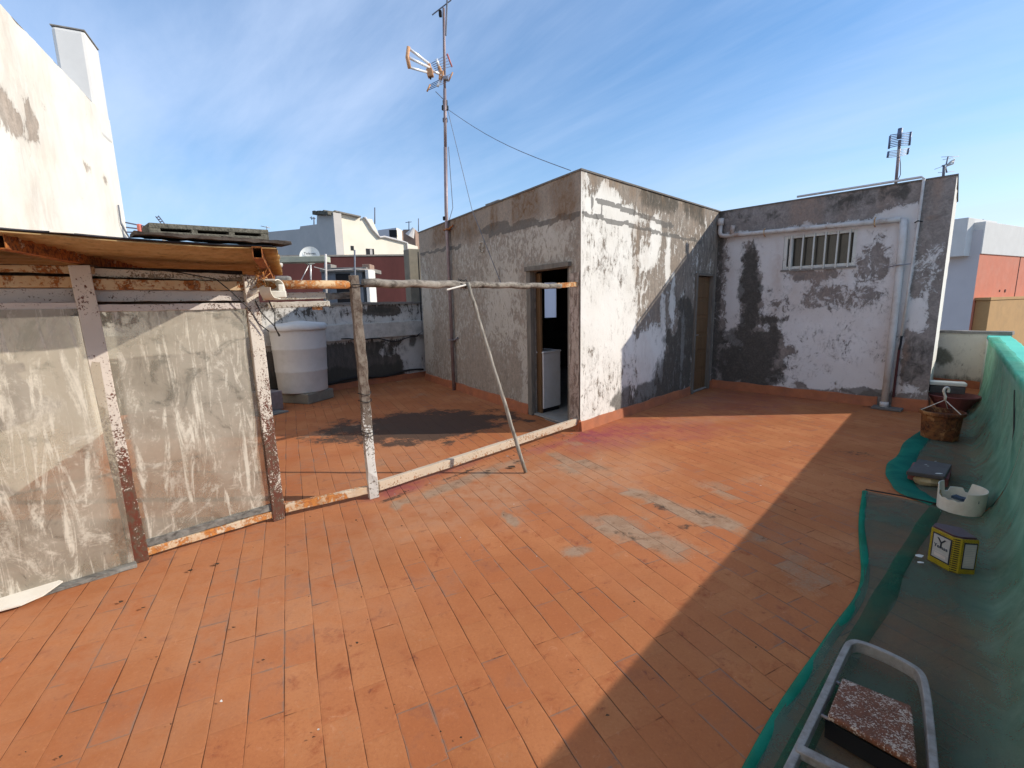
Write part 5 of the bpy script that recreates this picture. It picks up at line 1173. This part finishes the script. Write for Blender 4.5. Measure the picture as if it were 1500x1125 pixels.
# grey hut with dark opening, white pier and white slab in front of the maroon wall
ht = thing('roof_hut', 'grey blue roof hut with dark opening and a sunlit white pier', 'hut', at(505, 440, 12.3))
def slabp(x0, y0, x1, y1, yy, th, name, mat, parent, o=0.):
    a_ = at(x0, y0, yy); c_ = at(x1, y1, yy); b = MB(); b.obox(V((a_.x+c_.x)/2, yy+th/2+o, (a_.z+c_.z)/2), V(abs(c_.x-a_.x), 0, 0), V(0, th, 0), V(0, 0, abs(a_.z-c_.z))); return b.build(name, mat, parent, bevel=.01)
slabp(470, 396, 534, 450, 12.3, 1.2, 'wall', 'hutblue', ht); slabp(491, 401, 516, 450, 12.28, .1, 'door', 'black', ht); slabp(468, 392.5, 537, 397, 12.2, 1.4, 'roof', 'conc', ht)
slabp(534.5, 394, 543.5, 452, 12.15, .6, 'pier', 'white', ht); slabp(530, 387, 542, 394, 12.3, .4, 'brick_cap', 'brick', ht); slabp(474, 387, 485, 393, 12.3, .4, 'stone_cap', 'conc', ht)
ws = MB(); slab_o = slabp(466, 446.5, 547, 455, 11.6, .5, 'white_ledge', 'white', None); tag(slab_o, 'sunlit white ledge at the foot of the roof hut', 'ledge')
ld2 = slabp(394, 376.5, 476, 383, 10.9, .35, 'roof_ledge', 'ledge', None); tag(ld2, 'pale green ledge jutting out under the satellite dish', 'ledge')
b = MB(); b.tube([at(402, 387, 10.8), at(413, 388.5, 10.8)], .05, 10); tag(b.build('pipe_stub', 'pvc', smooth=True), 'short white pipe stub under the pale green ledge', 'pipe')
b = MB(); b.box(at(415, 408, 9.9)-up*.08, .30, .2, .26, .2); tag(b.build('stone_block', 'conc', bevel=.05), 'rounded grey stone block on the boundary wall behind the tank', 'block')
# satellite dish
ds = thing('satellite_dish', 'white satellite dish with dark lettering on a steel pole', 'satellite dish', at(456, 415, 10.4))
dc = at(453.5, 374.5, 11.3); fdir = (CAM-dc); fdir.z = 0; fdir = (fdir.normalized()+V(-.25, 0, .32)).normalized(); xd = fdir.cross(up).normalized()*-1; yd = fdir.cross(xd); yd = yd if yd.z > 0 else -yd
xd = yd.cross(fdir).normalized(); rot = Matrix((xd, yd, fdir)).transposed()
b = MB(); Rr = .222; prof = [(0.001, -.05)]+[(Rr*k/8, -.05+.05*(k/8)**2) for k in range(1, 9)]+[(Rr*1.02, .004), (Rr*1.01, -.01), (Rr*.6, -.045), (0.001, -.07)]
b.lathe(dc, prof, 40, mat=rot)
for v in b.v: pass
b.build('reflector', 'dish', ds, smooth=True)
text_mesh('lettering', 'Televes', .088, dc+yd*.055+fdir*.0, xd, yd, 'ink', ds, .002)
b = MB(); b.tube([at(455.5, 418, 11.35), at(455, 386, 11.35)], .018, 8); b.tube([at(438, 417, 11.2), at(452, 389, 11.32)], .010, 6); b.build('pole', 'alu', ds, smooth=True)
b = MB(); b.tube([dc-fdir*.03-yd*.2, dc-yd*.25+fdir*.25], .010, 6); b.obox(dc-yd*.25+fdir*.27, xd*.05, yd*.05, fdir*.06); b.build('feed_arm', 'alu', ds)
po = MB(); po.tube([at(478.5, 455, 10.7), at(477, 372, 10.7)], .026, 8); tag(po.build('white_post', 'pvc', smooth=True), 'thick white pole standing in front of the roof hut', 'pole')
po = MB(); po.tube([at(520.5, 455, 10.9), at(519.5, 366, 10.9)], .020, 8); tag(po.build('grey_post', 'wiregrey', smooth=True), 'thin grey pole rising behind the bare wooden post', 'pole')
po = MB(); po.tube([at(460, 391, 10.5), at(478, 396, 10.7), at(519, 394, 10.9), at(548, 395, 11.2)], .010, 5); tag(po.build('clothes_line', 'pvc', smooth=True), 'pale line strung from the satellite dish across two poles', 'line')

# ------------------------------------------------------------------ neighbour on the right
nbh = thing('white_neighbour', 'white neighbouring house with terracotta and tan wall panels', 'house', at(1425, 480, 13))
N0 = at(1396, 450, 13.6); N1 = at(1424, 450, 13.0); N0.z = N1.z = 0
zt = zat(1410, 333, 13.4)
rdir = az(62); N2 = N1+rdir*9
zb0, zb1 = zat(1425, 372, 13), zat(1425, 497, 13)
b = MB(); b.prism([(N0.x-1.5, N0.y+1.4), (N1.x, N1.y), (N1.x+2, N1.y+4), (N0.x, N0.y+5)], -6, zt-.12); b.build('wall', 'lilac', nbh)
nr = V(rdir.y, -rdir.x, 0)
b = MB(); b.quad(N1+up*-6, N2+up*-6, N2+up*zb0, N1+up*zb0); b.build('terracotta_wall', 'orange', nbh, recalc=False)
s1, zz = onp(1500, 357, N1, 62)
b = MB(); c = (N1+N2)/2; b.obox(c+up*(zb0+.42)-nr*.10, rdir*9, nr*.26, up*.84); b.build('parapet_band', 'white', nbh, bevel=.01)
b = MB(); p = N1+rdir*.2; b.obox(N1+rdir*.55-nr*.8+up*(zt-.3), rdir*1.9, nr*1.2, up*1.0); b.build('roof_block', 'white', nbh, bevel=.01)
a_ = onp(1424, 440, N1, 62); 
b = MB(); b.obox(N1+rdir*4.95+nr*.16+up*(zat(1430, 440, 13.2)-1.6), rdir*9.6, nr*.3, up*3.2); b.build('tan_wall', 'tan', nbh, bevel=.008)
b = MB(); b.obox(N1+rdir*4.95+nr*.16+up*(zat(1430, 440, 13.2)+.04), rdir*9.7, nr*.34, up*.07); b.build('tan_coping', 'tan', nbh)
sj = onp(1488, 420, N1, 62)[0]; b = MB(); b.obox(N1+rdir*sj+nr*.004+up*(zb0-.9), rdir*.03, nr*.01, up*1.8); b.build('joint', 'maroon', nbh)
for px in (1464, 1472):
    s_, z_ = onp(px, 426, N1, 62); b = MB(); b.tube([N1+rdir*s_+up*z_-nr*.05, N1+rdir*s_+up*z_+nr*.012], .05 if px > 1470 else .035, 10); b.build('vent_hole', 'maroon', nbh)
an = thing('roof_aerial', 'spidery aerial on the white neighbouring roof block', 'antenna', at(1430, 333, 14)); Y = 14.
ro(an, 'arms', [[(1421, 327, Y), (1424, 333, Y), (1431, 329, Y), (1438, 332, Y), (1440, 323, Y)], [(1431, 336, Y), (1431, 321, Y)], [(1421, 321, Y), (1420.5, 328, Y)], [(1440, 321, Y), (1440, 331, Y)], [(1426, 328, Y), (1437, 327, Y)]], .018, 'antdark', 6)
nh2 = thing('distant_house', 'distant low house with an ochre corner above the terracotta wall', 'house', at(1490, 350, 26))
block(1452, 26, 1482, 26, 0, zat(1470, 340, 26), 5, 'wall', 'white', nh2); block(1481.5, 25.8, 1530, 26.5, 0, zat(1490, 342, 26), 5, 'side_wall', 'tan', nh2)
dk = MB(); q = PP(9.2, -1.6, 0); dk.box(q+V(1.2, -.3, -2.2), 3., 1.4, 6.1, R_(46)); tag(dk.build('dark_shed', 'darkwall'), 'dark shed side glimpsed past the turquoise parapet top', 'shed')

# ------------------------------------------------------------------ sky and sun
SUN_AZ, SUN_EL = 91.0, 27.0
world = bpy.data.worlds.new('World'); SC.world = world; world.use_nodes = True
wt = world.node_tree; wt.nodes.clear()
class WN(NT):
    def __init__(s): s.t = wt; s.out = wt.nodes.new('ShaderNodeOutputWorld')
w = WN()
sky = w.n('TexSky', {'sky_type': 'NISHITA', 'sun_disc': False, 'sun_elevation': R_(SUN_EL), 'sun_rotation': R_(SUN_AZ), 'altitude': 20., 'air_density': 1.0, 'dust_density': .2, 'ozone_density': 2.2})
tcw = w.n('TexCoord'); xyz = w.n('SeparateXYZ', i0=tcw.outputs['Generated'])
den = w.math('ADD', w.math('MAXIMUM', xyz.outputs[2], 0.0), .14)
a0 = R_(-43)
cx_ = w.math('DIVIDE', xyz.outputs[0], den); cy_ = w.math('DIVIDE', xyz.outputs[1], den)
cu = w.math('ADD', w.math('MULTIPLY', cx_, math.sin(a0)), w.math('MULTIPLY', cy_, math.cos(a0)))
cv = w.math('SUBTRACT', w.math('MULTIPLY', cx_, math.cos(a0)), w.math('MULTIPLY', cy_, math.sin(a0)))
def cl(su, sv, off, det, dist, rough=.6):
    return w.n('TexNoise', Vector=w.n('CombineXYZ', i0=w.math('MULTIPLY', cu, su), i1=w.math('MULTIPLY', cv, sv), i2=off), Scale=1., Detail=det, Roughness=rough, Distortion=dist).outputs[0]
streak = cl(.26, 1.0, 3.1, 9., .9, .62); soft = cl(.34, .62, 2.3, 5., .6, .5); wisp = cl(.9, 3.4, 1.7, 9., 1.4, .68); band = cl(.10, 1.9, 5.2, 6., .5, .55)
cov = w.rng(w.math('ADD', w.math('MULTIPLY', soft, .75), w.math('ADD', w.math('MULTIPLY', streak, .40), w.math('ADD', w.math('MULTIPLY', band, .14), w.math('MULTIPLY', wisp, .12)))), .46, .98)
hz = w.math('POWER', w.rng(xyz.outputs[2], .0, .46, 1., 0., False), 1.9)
sunward = w.rng(w.math('ADD', w.math('MULTIPLY', xyz.outputs[0], .9), w.math('MULTIPLY', xyz.outputs[1], .1)), -.5, .95, 0., 1., False)
hzcol = w.mix(sunward, (.22, .34, .55), (.48, .56, .66))
SKY = .11
hs = w.n('HueSaturation', Color=sky.outputs[0], Saturation=1.28)
bg1 = w.n('Background', Color=hs, Strength=SKY)
bgh = w.n('Background', Color=hzcol, Strength=1.)
m1 = w.n('MixShader', i0=w.math('MULTIPLY', hz, .92), i1=bg1, i2=bgh)
bg2 = w.n('Background', Color=(.40, .49, .66, 1), Strength=1.)
mx = w.n('MixShader', i0=w.math('MULTIPLY', cov, .84), i1=m1, i2=bg2)
wt.links.new(mx.outputs[0], w.out.inputs[0])
ld_ = bpy.data.lights.new('sun', 'SUN'); ld_.energy = 2.85; ld_.angle = R_(.5); ld_.color = (1., .93, .82)
so = bpy.data.objects.new('sun', ld_); COL.objects.link(so)
sd = az(SUN_AZ)*math.cos(R_(SUN_EL))+up*math.sin(R_(SUN_EL)); so.rotation_euler = sd.to_track_quat('Z', 'Y').to_euler()
vs_ = SC.view_settings; SC.display_settings.display_device = 'sRGB'; vs_.view_transform = 'Standard'; vs_.look = 'None'; vs_.gamma = 1; vs_.use_curve_mapping = False; vs_.exposure = .80
cy = SC.cycles; SC.render.engine = 'CYCLES'; cy.max_bounces = 7; cy.diffuse_bounces = 4; cy.transparent_max_bounces = 10; cy.use_denoising = True
SC.render.resolution_x = 1024; SC.render.resolution_y = 768
